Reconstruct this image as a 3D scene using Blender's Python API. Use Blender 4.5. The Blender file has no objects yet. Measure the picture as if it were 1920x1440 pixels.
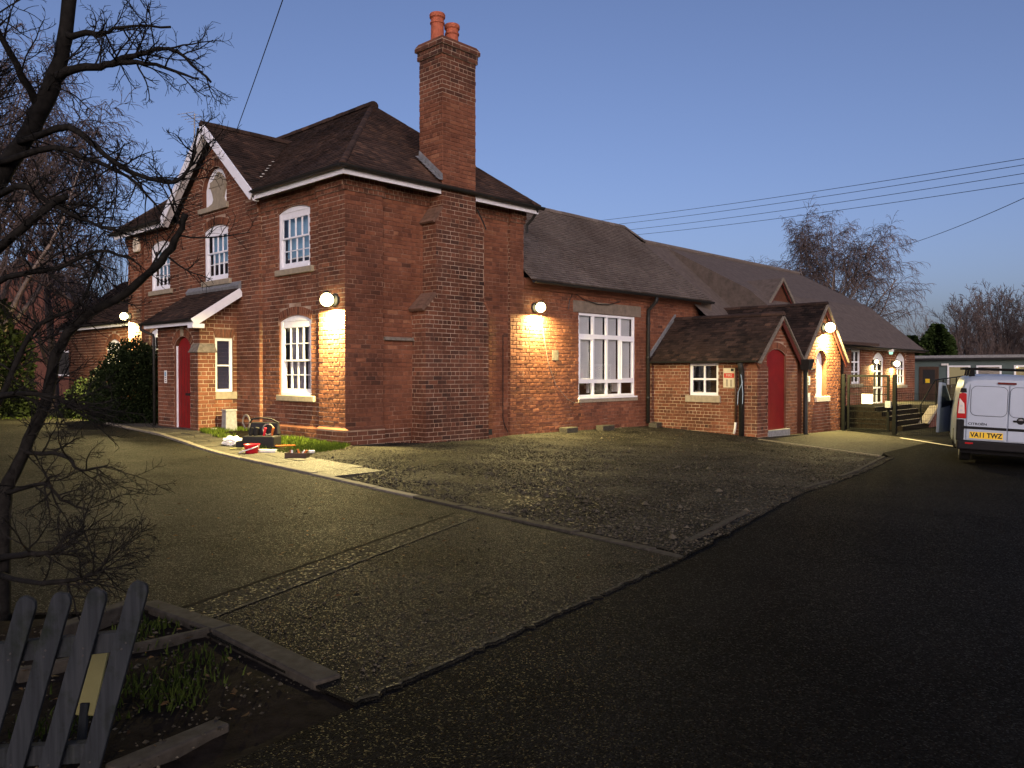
import bpy, bmesh, math, random
from mathutils import Vector, Matrix, noise
from mathutils.geometry import tessellate_polygon
R = math.radians
rnd = random.Random(7)
scene = bpy.context.scene
col = scene.collection

# ---------------------------------------------------------------- camera
EYE = Vector((-9.49, -13.68, 1.5))
YAW, PITCH = R(43.584), R(0.871)
fh = Vector((math.cos(YAW), math.sin(YAW), 0))
CR = Vector((math.sin(YAW), -math.cos(YAW), 0))
CF = fh * math.cos(PITCH) + Vector((0, 0, -math.sin(PITCH)))
CU = CR.cross(CF)
cam_data = bpy.data.cameras.new('camera')
cam = bpy.data.objects.new('camera', cam_data)
col.objects.link(cam)
m = Matrix((CR, CU, -CF)).transposed().to_4x4()
m.translation = EYE
cam.matrix_world = m
cam_data.sensor_fit = 'HORIZONTAL'
cam_data.sensor_width = 36.0
cam_data.lens = 1513.0 / 1920.0 * 36.0
cam_data.clip_start = 0.05
cam_data.clip_end = 3000
scene.camera = cam

# ---------------------------------------------------------------- sky, sun, exposure
SUN_EL, SUN_AZ = R(16), R(228)          # the glow of the set sun behind the photographer
world = bpy.data.worlds.new('World')
scene.world = world
world.use_nodes = True
wn = world.node_tree
wn.nodes.clear()
sky = wn.nodes.new('ShaderNodeTexSky')
sky.sky_type = 'NISHITA'
sky.sun_disc = False
sky.sun_elevation = SUN_EL
sky.sun_rotation = R(90) - SUN_AZ
sky.altitude = 60
sky.air_density = 0.7
sky.dust_density = 4.0
sky.ozone_density = 3.0
bgn = wn.nodes.new('ShaderNodeBackground')
bgn.inputs['Strength'].default_value = 0.15
won = wn.nodes.new('ShaderNodeOutputWorld')
tint = wn.nodes.new('ShaderNodeMix'); tint.data_type = 'RGBA'; tint.blend_type = 'MULTIPLY'
tint.inputs[0].default_value = 1.0
tint.inputs[7].default_value = (1.22, 1.03, 1.08, 1)          # violet cast of dusk over the whole sky
wn.links.new(sky.outputs[0], tint.inputs[6])
wn.links.new(tint.outputs[2], bgn.inputs[0])
wn.links.new(bgn.outputs[0], won.inputs[0])
sun_data = bpy.data.lights.new('sun', 'SUN')
sun_data.energy = 0.55
sun_data.angle = R(45)
sun_data.color = (1.0, 0.94, 0.90)
sun = bpy.data.objects.new('sun', sun_data)
col.objects.link(sun)
sd = Vector((math.cos(SUN_AZ) * math.cos(SUN_EL), math.sin(SUN_AZ) * math.cos(SUN_EL), math.sin(SUN_EL)))
sun.rotation_euler = sd.to_track_quat('Z', 'Y').to_euler()
scene.view_settings.view_transform = 'Standard'
scene.view_settings.look = 'None'
scene.view_settings.gamma = 1.0
scene.view_settings.exposure = 0.0
scene.view_settings.use_curve_mapping = False
scene.cycles.use_denoising = True
scene.cycles.max_bounces = 6
scene.cycles.transparent_max_bounces = 12
scene.cycles.sample_clamp_indirect = 4.0

# ---------------------------------------------------------------- helpers
def smooth(a, b, t):
    t = min(1, max(0, (t - a) / (b - a)))
    return t * t * (3 - 2 * t)

def G(x, y):
    """level of the ground: it falls towards the gate and rises a little beside the front porch"""
    u = .00495 * max(0, x) * max(0, 2.5 - y)
    return -.5 * math.tanh(u / .5) + .13 * smooth(0, 4.5, y)

def depth_of(p):
    return (Vector(p) - EYE).dot(CF)

class MB:
    """collects vertices and faces for one mesh"""
    def __init__(s):
        s.v, s.f, s.m, s.t = [], [], [], []
    def vert(s, p):
        s.v.append((p[0], p[1], p[2])); return len(s.v) - 1
    def face(s, idx, mi=0, tone=.5):
        s.f.append(tuple(idx)); s.m.append(mi); s.t.append(tone)
    def poly(s, pts, mi=0, tone=.5):
        b = len(s.v)
        for p in pts: s.v.append((p[0], p[1], p[2]))
        s.face(range(b, b + len(pts)), mi, tone)
    def hexa(s, p, mi=0, tone=.5, skip=()):
        """eight corners: bottom 0-3 counter-clockwise seen from above, top 4-7"""
        b = len(s.v)
        for q in p: s.v.append((q[0], q[1], q[2]))
        for k, fc in enumerate(((3, 2, 1, 0), (4, 5, 6, 7), (0, 1, 5, 4), (1, 2, 6, 5), (2, 3, 7, 6), (3, 0, 4, 7))):
            if k not in skip: s.face([b + i for i in fc], mi, tone)
    def box(s, x0, x1, y0, y1, z0, z1, mi=0, tone=.5, skip=()):
        s.hexa(((x0, y0, z0), (x1, y0, z0), (x1, y1, z0), (x0, y1, z0), (x0, y0, z1), (x1, y0, z1), (x1, y1, z1), (x0, y1, z1)), mi, tone, skip)
    def bar(s, a, b, w, h, up=(0, 0, 1), mi=0, tone=.5):
        a, b = Vector(a), Vector(b)
        d = (b - a).normalized(); up = Vector(up)
        sx = d.cross(up)
        if sx.length < 1e-5: sx = d.cross(Vector((1, 0, 0)))
        sx.normalize(); uz = sx.cross(d)
        sx = sx * w / 2; uz = uz * h / 2
        s.hexa((a - sx - uz, a + sx - uz, b + sx - uz, b - sx - uz, a - sx + uz, a + sx + uz, b + sx + uz, b - sx + uz), mi, tone)
    def tube(s, pts, rad, n=8, caps=True, mi=0, tone=.5):
        pts = [Vector(p) for p in pts]
        rs = rad if isinstance(rad, (list, tuple)) else [rad] * len(pts)
        b = len(s.v); ref = None
        for i, p in enumerate(pts):
            d = (pts[min(i + 1, len(pts) - 1)] - pts[max(i - 1, 0)])
            if d.length < 1e-9: d = Vector((0, 0, 1))
            d.normalize()
            if ref is None:
                ref = d.orthogonal().normalized()
            ref = (ref - d * ref.dot(d))
            if ref.length < 1e-6: ref = d.orthogonal()
            ref.normalize(); o = d.cross(ref)
            for k in range(n):
                a = 2 * math.pi * k / n
                q = p + (ref * math.cos(a) + o * math.sin(a)) * rs[i]
                s.v.append((q.x, q.y, q.z))
        for i in range(len(pts) - 1):
            for k in range(n):
                k2 = (k + 1) % n
                s.face((b + i * n + k, b + i * n + k2, b + (i + 1) * n + k2, b + (i + 1) * n + k), mi, tone)
        if caps and n > 2:
            s.face([b + k for k in range(n)][::-1], mi, tone)
            s.face([b + (len(pts) - 1) * n + k for k in range(n)], mi, tone)
    def lathe(s, c, prof, n=16, axis='Z', mi=0, tone=.5):
        """prof: (radius, height) pairs from bottom to top"""
        b = len(s.v); c = Vector(c)
        for r, h in prof:
            for k in range(n):
                a = 2 * math.pi * k / n
                q = (r * math.cos(a), r * math.sin(a), h)
                if axis == 'X': q = (h, q[0], q[1])
                if axis == 'Y': q = (q[1], h, q[0])
                s.v.append((c.x + q[0], c.y + q[1], c.z + q[2]))
        for i in range(len(prof) - 1):
            for k in range(n):
                k2 = (k + 1) % n
                s.face((b + i * n + k, b + i * n + k2, b + (i + 1) * n + k2, b + (i + 1) * n + k), mi, tone)
        s.face([b + k for k in range(n)][::-1], mi, tone)
        s.face([b + (len(prof) - 1) * n + k for k in range(n)], mi, tone)
    def mesh(s, name, mats, smooth_=False):
        me = bpy.data.meshes.new(name)
        me.from_pydata(s.v, [], s.f)
        for mt in (mats if isinstance(mats, (list, tuple)) else [mats]):
            me.materials.append(M[mt] if isinstance(mt, str) else mt)
        if any(s.m): me.polygons.foreach_set('material_index', s.m)
        at = me.attributes.new('tone', 'FLOAT', 'FACE')
        at.data.foreach_set('value', s.t)
        if smooth_: me.polygons.foreach_set('use_smooth', [True] * len(s.f))
        me.update()
        return me

def link(name, data, parent=None):
    o = bpy.data.objects.new(name, data)
    col.objects.link(o)
    if parent is not None:
        o.parent = parent
        o.matrix_parent_inverse = Matrix.Translation(-WORLD[parent.name])
    WORLD[o.name] = Vector((0, 0, 0))
    return o

WORLD = {}
def tag(o, label=None, cat=None, group=None, kind=None):
    if label: o['label'] = label
    if cat: o['category'] = cat
    if group: o['group'] = group
    if kind: o['kind'] = kind
    return o

def thing(name, label, cat, loc=(0, 0, 0), group=None):
    o = bpy.data.objects.new(name, None)
    col.objects.link(o)
    o.empty_display_size = .2
    o.location = loc
    WORLD[o.name] = Vector(loc)
    return tag(o, label, cat, group)

def part(name, mb, mats, parent=None, smooth_=False, bevel=0, kind=None):
    """one mesh object in world coordinates; children of a part stay where they are built"""
    o = link(name, mb.mesh(name, mats, smooth_), parent)
    if kind: o['kind'] = kind
    if bevel:
        b = o.modifiers.new('bevel', 'BEVEL'); b.width = bevel; b.segments = 2; b.limit_method = 'ANGLE'
    return o

def box_part(name, parent, mats, x0, x1, y0, y1, z0, z1, bevel=0):
    mb = MB(); mb.box(x0, x1, y0, y1, z0, z1)
    return part(name, mb, mats, parent, bevel=bevel)
def solo(o, label, cat, group=None, kind=None):
    return tag(o, label, cat, group, kind)

# ---------------------------------------------------------------- materials
M = {}
def nt(name):
    mt = bpy.data.materials.new(name); mt.use_nodes = True
    M[name] = mt
    t = mt.node_tree
    return mt, t, t.nodes['Principled BSDF']
def N(t, kind, **kw):
    n = t.nodes.new(kind)
    for k, v in kw.items():
        if k.startswith('i_'):
            n.inputs[k[2:].replace('_', ' ')].default_value = v
        else: setattr(n, k, v)
    return n
def ramp(t, stops, src=None):
    r = N(t, 'ShaderNodeValToRGB')
    e = r.color_ramp.elements
    while len(e) < len(stops): e.new(.5)
    for k, (p, c) in enumerate(stops):
        e[k].position = p; e[k].color = (*c, 1) if len(c) == 3 else c
    if src is not None: t.links.new(src, r.inputs[0])
    return r
def noise_tex(t, scale, detail=4, rough=.6, coord='Object'):
    tc = N(t, 'ShaderNodeTexCoord')
    nz = N(t, 'ShaderNodeTexNoise')
    nz.inputs['Scale'].default_value = scale
    nz.inputs['Detail'].default_value = detail
    nz.inputs['Roughness'].default_value = rough
    if coord == 'World':
        g = N(t, 'ShaderNodeNewGeometry'); t.links.new(g.outputs['Position'], nz.inputs['Vector'])
    else:
        t.links.new(tc.outputs[coord], nz.inputs['Vector'])
    return nz
def mix(t, a, b, fac, mode='MIX'):
    mx = N(t, 'ShaderNodeMix', data_type='RGBA', blend_type=mode)
    for s, v in ((0, fac), (6, a), (7, b)):
        if hasattr(v, 'is_output') or hasattr(v, 'links'): t.links.new(v, mx.inputs[s])
        elif s == 0: mx.inputs[0].default_value = v
        else: mx.inputs[s].default_value = (*v, 1)
    return mx.outputs[2]
def bump(t, p, height, strength, dist=.01):
    b = N(t, 'ShaderNodeBump'); b.inputs['Strength'].default_value = strength; b.inputs['Distance'].default_value = dist
    t.links.new(height, b.inputs['Height'])
    t.links.new(b.outputs[0], p.inputs['Normal'])
    return b

def plain(name, c, rough=.6, var=.25, scale=6, metal=0, bmp=.15, spec=.3, fine=60):
    mt, t, p = nt(name)
    nz = noise_tex(t, scale, 5)
    r = ramp(t, ((.3, tuple(x * (1 - var) for x in c)), (.7, tuple(min(1, x * (1 + var)) for x in c))), nz.outputs[0])
    t.links.new(r.outputs[0], p.inputs['Base Color'])
    p.inputs['Roughness'].default_value = rough
    p.inputs['Metallic'].default_value = metal
    p.inputs['Specular IOR Level'].default_value = spec
    if bmp:
        n2 = noise_tex(t, fine, 3)
        bump(t, p, n2.outputs[0], bmp, .004)
    return mt

def brick_mat(name, stops, stain=.55):
    mt, t, p = nt(name)
    at = N(t, 'ShaderNodeAttribute', attribute_name='tone')
    nz = noise_tex(t, 9, 5, .65, 'World')
    mad = N(t, 'ShaderNodeMath', operation='MULTIPLY_ADD'); mad.inputs[1].default_value = .55; mad.inputs[2].default_value = -.27
    t.links.new(nz.outputs[0], mad.inputs[0])
    ad = N(t, 'ShaderNodeMath', operation='ADD'); t.links.new(mad.outputs[0], ad.inputs[0]); t.links.new(at.outputs['Fac'], ad.inputs[1])
    r = ramp(t, stops, ad.outputs[0])
    big = noise_tex(t, .8, 6, .6, 'World')
    st = ramp(t, ((.38, (1, 1, 1)), (.66, (stain, stain * .97, stain * .95))), big.outputs[0])
    c = mix(t, r.outputs[0], st.outputs[0], 1.0, 'MULTIPLY')
    t.links.new(c, p.inputs['Base Color'])
    p.inputs['Roughness'].default_value = .85
    p.inputs['Specular IOR Level'].default_value = .12
    n2 = noise_tex(t, 45, 5, .7, 'World')
    bump(t, p, n2.outputs[0], .55, .008)
    return mt
brick_mat('brick', ((0, (.050, .031, .025)), (.25, (.10, .047, .031)), (.55, (.168, .070, .041)), (.8, (.235, .094, .052)), (1, (.31, .145, .08))))
mt, t, p = nt('mortar_red')
nz = noise_tex(t, 2.6, 6, .65, 'World')
r = ramp(t, ((.40, (.13, .05, .03)), (.56, (.20, .10, .062)), (.72, (.32, .22, .15))), nz.outputs[0])
t.links.new(r.outputs[0], p.inputs['Base Color'])
p.inputs['Roughness'].default_value = .95
mt, t, p = nt('mortar')
nz = noise_tex(t, 2.2, 6, .65, 'World')
r = ramp(t, ((.36, (.16, .085, .055)), (.48, (.29, .2, .135)), (.64, (.40, .31, .23))), nz.outputs[0])
t.links.new(r.outputs[0], p.inputs['Base Color'])
p.inputs['Roughness'].default_value = .95
bump(t, p, noise_tex(t, 80, 4, .6, 'World').outputs[0], .5, .006)
brick_mat('tile', ((0, (.018, .014, .012)), (.3, (.042, .029, .023)), (.6, (.066, .043, .033)), (.85, (.10, .06, .043)), (1, (.14, .085, .058))), .6)
brick_mat('tile_hall', ((0, (.075, .063, .055)), (.5, (.15, .126, .108)), (1, (.23, .195, .168))), .8)
mt, t, p = nt('slate_far')                       # roof too far off to tell the tiles apart
g = N(t, 'ShaderNodeTexCoord')
wv = N(t, 'ShaderNodeTexWave', wave_type='BANDS', bands_direction='Z', wave_profile='SAW')
wv.inputs['Scale'].default_value = 2.2; wv.inputs['Distortion'].default_value = .3
t.links.new(g.outputs['Object'], wv.inputs['Vector'])
nz = noise_tex(t, 5, 6, .7)
r = ramp(t, ((.3, (.075, .062, .053)), (.7, (.135, .11, .094))), nz.outputs[0])
t.links.new(r.outputs[0], p.inputs['Base Color']); p.inputs['Roughness'].default_value = .8
bump(t, p, wv.outputs[0], .8, .03); p.inputs['Specular IOR Level'].default_value = .1
plain('white_paint', (.74, .76, .8), .45, .06, 8, bmp=.05)
plain('upvc', (.78, .8, .82), .35, .03, 8, bmp=0)
plain('cream_paint', (.66, .60, .47), .6, .12, 5)
plain('stone', (.27, .235, .17), .8, .2, 9, bmp=.3)
plain('lintel_stone', (.17, .138, .105), .85, .25, 6, bmp=.3)
plain('shoulder_stone', (.145, .085, .058), .85, .3, 7, bmp=.4)
plain('barge_red', (.085, .018, .012), .7, .25, 8)
plain('stone_dark', (.16, .14, .11), .85, .35, 12, bmp=.4)
plain('black_plastic', (.012, .012, .013), .45, .3, 20)
plain('cast_iron', (.016, .016, .014), .55, .4, 15, bmp=.3)
plain('red_paint', (.19, .010, .008), .5, .18, 3, bmp=.08)
plain('red_clay', (.36, .1, .05), .75, .25, 12)
plain('lead', (.17, .18, .19), .55, .25, 8)
mt, t, p = nt('timber')
tc = N(t, 'ShaderNodeTexCoord'); mp = N(t, 'ShaderNodeMapping'); mp.inputs['Scale'].default_value = (55, 55, 3.2); mp.inputs['Rotation'].default_value = (R(8), R(-10), 0)
t.links.new(tc.outputs['Object'], mp.inputs['Vector'])
gr = N(t, 'ShaderNodeTexNoise'); gr.inputs['Scale'].default_value = 1.0; gr.inputs['Detail'].default_value = 6; t.links.new(mp.outputs[0], gr.inputs['Vector'])
r = ramp(t, ((.30, (.015, .0175, .020)), (.5, (.021, .025, .029)), (.70, (.029, .033, .037))), gr.outputs[0])
al = noise_tex(t, 7, 5, .7)
ar = ramp(t, ((.52, (1, 1, 1)), (.70, (.55, .62, .42))), al.outputs[0])
t.links.new(mix(t, r.outputs[0], ar.outputs[0], 1.0, 'MULTIPLY'), p.inputs['Base Color'])
p.inputs['Roughness'].default_value = .85; p.inputs['Specular IOR Level'].default_value = .08
bump(t, p, gr.outputs[0], .6, .004)
plain('kerb_stone', (.15, .135, .105), .85, .25, 10, bmp=.4)
plain('kerb_dark', (.045, .041, .033), .85, .35, 14, bmp=.5, spec=.05)
plain('soil', (.012, .0095, .007), .95, .5, 12, bmp=1.0, spec=.03)
plain('bark', (.012, .0115, .0105), .9, .45, 25, bmp=.8, spec=.05)
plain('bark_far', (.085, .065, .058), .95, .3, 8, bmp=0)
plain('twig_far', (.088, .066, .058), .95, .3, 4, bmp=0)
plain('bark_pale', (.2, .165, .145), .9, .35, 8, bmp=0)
plain('steel_black', (.005, .0055, .005), .6, .25, 12, spec=.08)
plain('green_clad', (.085, .12, .115), .7, .1, 3, bmp=.05)
plain('grey_box', (.23, .235, .235), .75, .25, 14)
plain('galv', (.30, .31, .32), .5, .25, 14, metal=.4)
plain('van_silver', (.35, .41, .49), .35, .03, 3, metal=.25, bmp=0)
plain('van_black', (.008, .008, .009), .6, .2, 12, bmp=.1, spec=.15)
plain('rubber', (.010, .010, .010), .85, .3, 12)
plain('yellow_plate', (.75, .50, .03), .5, .04, 4, bmp=0)
plain('sign_white', (.75, .74, .70), .6, .05, 6, bmp=0)
plain('sign_cream', (.52, .47, .33), .7, .12, 6, bmp=0)
plain('sign_red', (.45, .03, .02), .6, .1, 6, bmp=0)
plain('ink', (.02, .02, .02), .7, .1, 6, bmp=0)
plain('red_plastic', (.60, .02, .035), .4, .08, 6, bmp=0)
plain('white_plastic', (.68, .68, .64), .5, .08, 6, bmp=0)
plain('nylon_black', (.008, .008, .009), .6, .4, 25, bmp=.4)
plain('orange_tool', (.45, .12, .02), .5, .2, 6)
plain('cable_grey', (.20, .18, .16), .6, .2, 6, bmp=0)
plain('blue_rope', (.28, .38, .48), .7, .2, 8, bmp=0)
plain('blind_blue', (.19, .37, .52), .7, .12, 3, bmp=0)
plain('blind_grey', (.42, .44, .45), .8, .06, 2, bmp=0)
plain('blind_navy', (.010, .012, .042), .8, .1, 3, bmp=0)
plain('curtain', (.22, .215, .26), .9, .3, 9, bmp=0)
plain('room_dark', (.02, .018, .016), .9, .4, 3, bmp=0)
plain('room_item', (.3, .28, .24), .8, .2, 3, bmp=0)
plain('fence_board', (.10, .085, .05), .85, .3, 6)
plain('brown_door', (.06, .035, .022), .6, .2, 6)
plain('ramp_brick', (.12, .05, .035), .85, .3, 10, bmp=.3)
plain('paving_grey', (.16, .15, .125), .85, .2, 5, bmp=.4)
plain('yellow_tub', (.20, .19, .07), .6, .12, 5)

def leaf_mat(name, a, b):
    mt, t, p = nt(name)
    at = N(t, 'ShaderNodeAttribute', attribute_name='tone')
    r = ramp(t, ((0, a), (1, b)), at.outputs['Fac'])
    t.links.new(r.outputs[0], p.inputs['Base Color'])
    p.inputs['Roughness'].default_value = .75
    p.inputs['Specular IOR Level'].default_value = .06
leaf_mat('leaf_yew', (.004, .008, .003), (.014, .022, .007))
leaf_mat('leaf_hedge', (.005, .008, .003), (.015, .023, .007))
leaf_mat('bed_grass', (.012, .022, .004), (.045, .065, .012))  # same grass, with the dim light over the bed put into its colour
leaf_mat('dead_leaf', (.02, .012, .006), (.10, .06, .025))
leaf_mat('leaf_conifer', (.012, .022, .007), (.045, .075, .02))
leaf_mat('grass', (.03, .055, .006), (.11, .15, .02))
leaf_mat('pebble', (.012, .011, .008), (.10, .09, .065))

def glass(name, tint=(1, 1, 1), refl=.9, base=.06):
    mt = bpy.data.materials.new(name); mt.use_nodes = True; M[name] = mt
    t = mt.node_tree; t.nodes.clear()
    o = N(t, 'ShaderNodeOutputMaterial')
    tr = N(t, 'ShaderNodeBsdfTransparent'); tr.inputs[0].default_value = (*tint, 1)
    gl = N(t, 'ShaderNodeBsdfGlossy'); gl.inputs['Roughness'].default_value = .03
    lw = N(t, 'ShaderNodeFresnel'); lw.inputs['IOR'].default_value = 1.5
    mu = N(t, 'ShaderNodeMath', operation='MULTIPLY_ADD'); mu.inputs[1].default_value = refl; mu.inputs[2].default_value = base
    t.links.new(lw.outputs[0], mu.inputs[0])
    ge = N(t, 'ShaderNodeNewGeometry')
    fr_ = N(t, 'ShaderNodeMath', operation='SUBTRACT'); fr_.inputs[0].default_value = 1.0; t.links.new(ge.outputs['Backfacing'], fr_.inputs[1])
    m3 = N(t, 'ShaderNodeMath', operation='MULTIPLY'); t.links.new(mu.outputs[0], m3.inputs[0]); t.links.new(fr_.outputs[0], m3.inputs[1])
    mx = N(t, 'ShaderNodeMixShader')
    t.links.new(m3.outputs[0], mx.inputs[0]); t.links.new(tr.outputs[0], mx.inputs[1]); t.links.new(gl.outputs[0], mx.inputs[2])
    t.links.new(mx.outputs[0], o.inputs[0])
glass('glass'); glass('glass_dark', (.25, .27, .3))
def emit(name, c, s):
    mt = bpy.data.materials.new(name); mt.use_nodes = True; M[name] = mt
    t = mt.node_tree; t.nodes.clear()
    o = N(t, 'ShaderNodeOutputMaterial'); e = N(t, 'ShaderNodeEmission')
    e.inputs[0].default_value = (*c, 1); e.inputs[1].default_value = s
    t.links.new(e.outputs[0], o.inputs[0])
emit('lamp_glow', (1, .84, .40), 17)
emit('lamp_small', (1, .84, .45), 14)
emit('room_lit', (1, .78, .42), .28)
emit('lamp_green', (.5, 1, .75), 1.2)
def lens_red(name, c):
    mt, t, p = nt(name)
    p.inputs['Base Color'].default_value = (*c, 1); p.inputs['Roughness'].default_value = .15
    p.inputs['Coat Weight'].default_value = .6
lens_red('lens_red', (.36, .01, .012)); lens_red('lens_clear', (.62, .55, .48)); lens_red('lens_dark', (.10, .01, .012))

def asphalt(name, a, b, rough=.75, bs=1.0, spark=.06, coarse=70, patch=(.8, 1.15), spec=.4, roughlow=.45, stain=.72):
    mt, t, p = nt(name)
    g = N(t, 'ShaderNodeNewGeometry')
    vo = N(t, 'ShaderNodeTexVoronoi'); vo.inputs['Scale'].default_value = coarse
    t.links.new(g.outputs['Position'], vo.inputs['Vector'])
    sep = N(t, 'ShaderNodeSeparateColor'); t.links.new(vo.outputs['Color'], sep.inputs[0])
    nz = noise_tex(t, .55, 8, .62, 'World')
    nz.inputs['Distortion'].default_value = .6
    c1 = ramp(t, ((0, a), (.75, b), (.97, tuple(min(1, x * 1.5) for x in b)), (1, tuple(min(1, x * 2.4) for x in b))), sep.outputs[0])
    pr = ramp(t, ((.38, (patch[0],) * 3), (.62, (patch[1],) * 3)), nz.outputs[0])
    c = mix(t, c1.outputs[0], pr.outputs[0], 1.0, 'MULTIPLY')
    mid = noise_tex(t, 14, 5, .7, 'World')
    pm = ramp(t, ((.35, (.8,) * 3), (.65, (1.15,) * 3)), mid.outputs[0])
    c = mix(t, c, pm.outputs[0], 1.0, 'MULTIPLY')
    sp = noise_tex(t, 2.3, 5, .55, 'World')
    st = ramp(t, ((.60, (1,) * 3), (.68, (stain,) * 3)), sp.outputs[0])
    c = mix(t, c, st.outputs[0], 1.0, 'MULTIPLY')
    t.links.new(c, p.inputs['Base Color'])
    rr = ramp(t, ((.82, (rough,) * 3), (.9, (roughlow,) * 3)), sep.outputs[1])
    t.links.new(rr.outputs[0], p.inputs['Roughness'])
    p.inputs['Specular IOR Level'].default_value = spec
    inv = N(t, 'ShaderNodeMath', operation='MULTIPLY_ADD'); inv.inputs[1].default_value = -1; inv.inputs[2].default_value = 1
    t.links.new(vo.outputs['Distance'], inv.inputs[0])
    n3 = noise_tex(t, coarse * .45, 5, .7, 'World')
    sm = N(t, 'ShaderNodeMath', operation='ADD'); t.links.new(inv.outputs[0], sm.inputs[0]); t.links.new(n3.outputs[0], sm.inputs[1])
    bump(t, p, sm.outputs[0], bs, .012)
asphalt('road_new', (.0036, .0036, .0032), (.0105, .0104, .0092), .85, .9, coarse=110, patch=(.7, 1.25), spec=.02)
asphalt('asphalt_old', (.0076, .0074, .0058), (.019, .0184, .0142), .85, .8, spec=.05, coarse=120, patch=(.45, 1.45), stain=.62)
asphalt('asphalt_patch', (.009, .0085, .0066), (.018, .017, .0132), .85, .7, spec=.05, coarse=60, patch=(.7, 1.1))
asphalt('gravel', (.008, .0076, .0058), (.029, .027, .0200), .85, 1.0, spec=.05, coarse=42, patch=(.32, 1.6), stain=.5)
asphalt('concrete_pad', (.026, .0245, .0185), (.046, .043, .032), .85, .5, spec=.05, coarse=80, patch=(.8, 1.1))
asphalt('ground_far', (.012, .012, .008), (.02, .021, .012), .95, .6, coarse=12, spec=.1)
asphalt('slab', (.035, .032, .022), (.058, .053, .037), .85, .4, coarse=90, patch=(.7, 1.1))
# ---------------------------------------------------------------- brick walls
COURSE, JOINT, LS, LH = .094, .013, .252, .124
class Face:
    """a flat wall face: u runs along it, v is height, d is distance out of it"""
    def __init__(s, o, u, n):
        s.o, s.u, s.n = Vector(o), Vector(u).normalized(), Vector(n).normalized()
    def __call__(s, u, v, d=0):
        return s.o + s.u * u + Vector((0, 0, v)) + s.n * d
FA = lambda x: Face((x, 0, 0), (0, 1, 0), (-1, 0, 0))      # faces -X, u = world y
FB = lambda y: Face((0, y, 0), (1, 0, 0), (0, -1, 0))      # faces -Y, u = world x

def hole(u0, u1, v0, v1, rise=0, band=.2):
    h = dict(u0=u0, u1=u1, v0=v0, v1=v1, rise=rise, band=band, c=(u0 + u1) / 2)
    w = (u1 - u0) / 2
    if rise: h['R'] = (w * w + rise * rise) / (2 * rise); h['cy'] = v1 + rise - h['R']
    return h
def arch_pts(h, n=8, grow=0):
    """springing to springing, left to right"""
    if not h['rise']: return [(h['u0'], h['v1']), (h['u1'], h['v1'])]
    w = (h['u1'] - h['u0']) / 2
    a = math.asin(min(1, w / h['R']))
    if h['cy'] > h['v1']: a = math.pi - a
    return [(h['c'] + (h['R'] + grow) * math.sin(-a + 2 * a * k / n), h['cy'] + (h['R'] + grow) * math.cos(-a + 2 * a * k / n)) for k in range(n + 1)]
def hole_loop(h, n=8):
    return [(h['u0'], h['v0']), (h['u1'], h['v0'])] + arch_pts(h, n)[::-1]
def hole_cut(h, v):
    if v < h['v0'] - .03: return None
    if v < h['v1']: return (h['u0'], h['u1'])
    if not h['rise']:
        if v < h['v1'] + h['band']: return (h['u0'] - .04, h['u1'] + .04)
        return None
    rr = h['R'] + h['band']; dv = v - h['cy']
    if abs(dv) >= rr: return None
    w = math.sqrt(rr * rr - dv * dv)
    w0 = (h['u1'] - h['u0']) / 2
    lim = w0 + max(0, v - h['v1']) * w0 / max(.05, h['R'] - h['rise']) + .012
    return (h['c'] - min(w, lim), h['c'] + min(w, lim))
def poly_span(poly, v):
    xs = []
    for (u0, v0), (u1, v1) in zip(poly, poly[1:] + poly[:1]):
        if (v0 <= v) != (v1 <= v): xs.append(u0 + (u1 - u0) * (v - v0) / (v1 - v0))
    xs.sort()
    return [(xs[i], xs[i + 1]) for i in range(0, len(xs) - 1, 2)]

def brick_corners(L, H, d, tilt=(0, 0, 0, 0), e=.007):
    """local brick: width along x, height along z, front towards -y; returns verts"""
    x, z = L / 2, H / 2
    b = [(-x, 0, -z), (x, 0, -z), (x, 0, z), (-x, 0, z)]
    f = [(-x + e, -d - tilt[0], -z + e), (x - e, -d - tilt[1], -z + e), (x - e, -d - tilt[2], z - e), (-x + e, -d - tilt[3], z - e)]
    return b + f
BRICK_F = ((4, 5, 6, 7), (0, 1, 5, 4), (1, 2, 6, 5), (2, 3, 7, 6), (3, 0, 4, 7))
BRICK_MESH = {}
def shared_brick(L, H, key, mat='brick'):
    k = (round(L, 3), round(H, 3), key, mat)
    if k not in BRICK_MESH:
        r2 = random.Random(hash((key, round(L, 3))) & 0xffff)
        mb = MB(); tone = (key + .5) / 16
        for q in brick_corners(L, H, .010 + r2.uniform(-.002, .003), [r2.uniform(-.002, .002) for _ in range(4)]): mb.vert(q)
        for fc in BRICK_F: mb.face(fc, 0, tone)
        BRICK_MESH[k] = mb.mesh('brick', mat)
    return BRICK_MESH[k]

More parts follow.
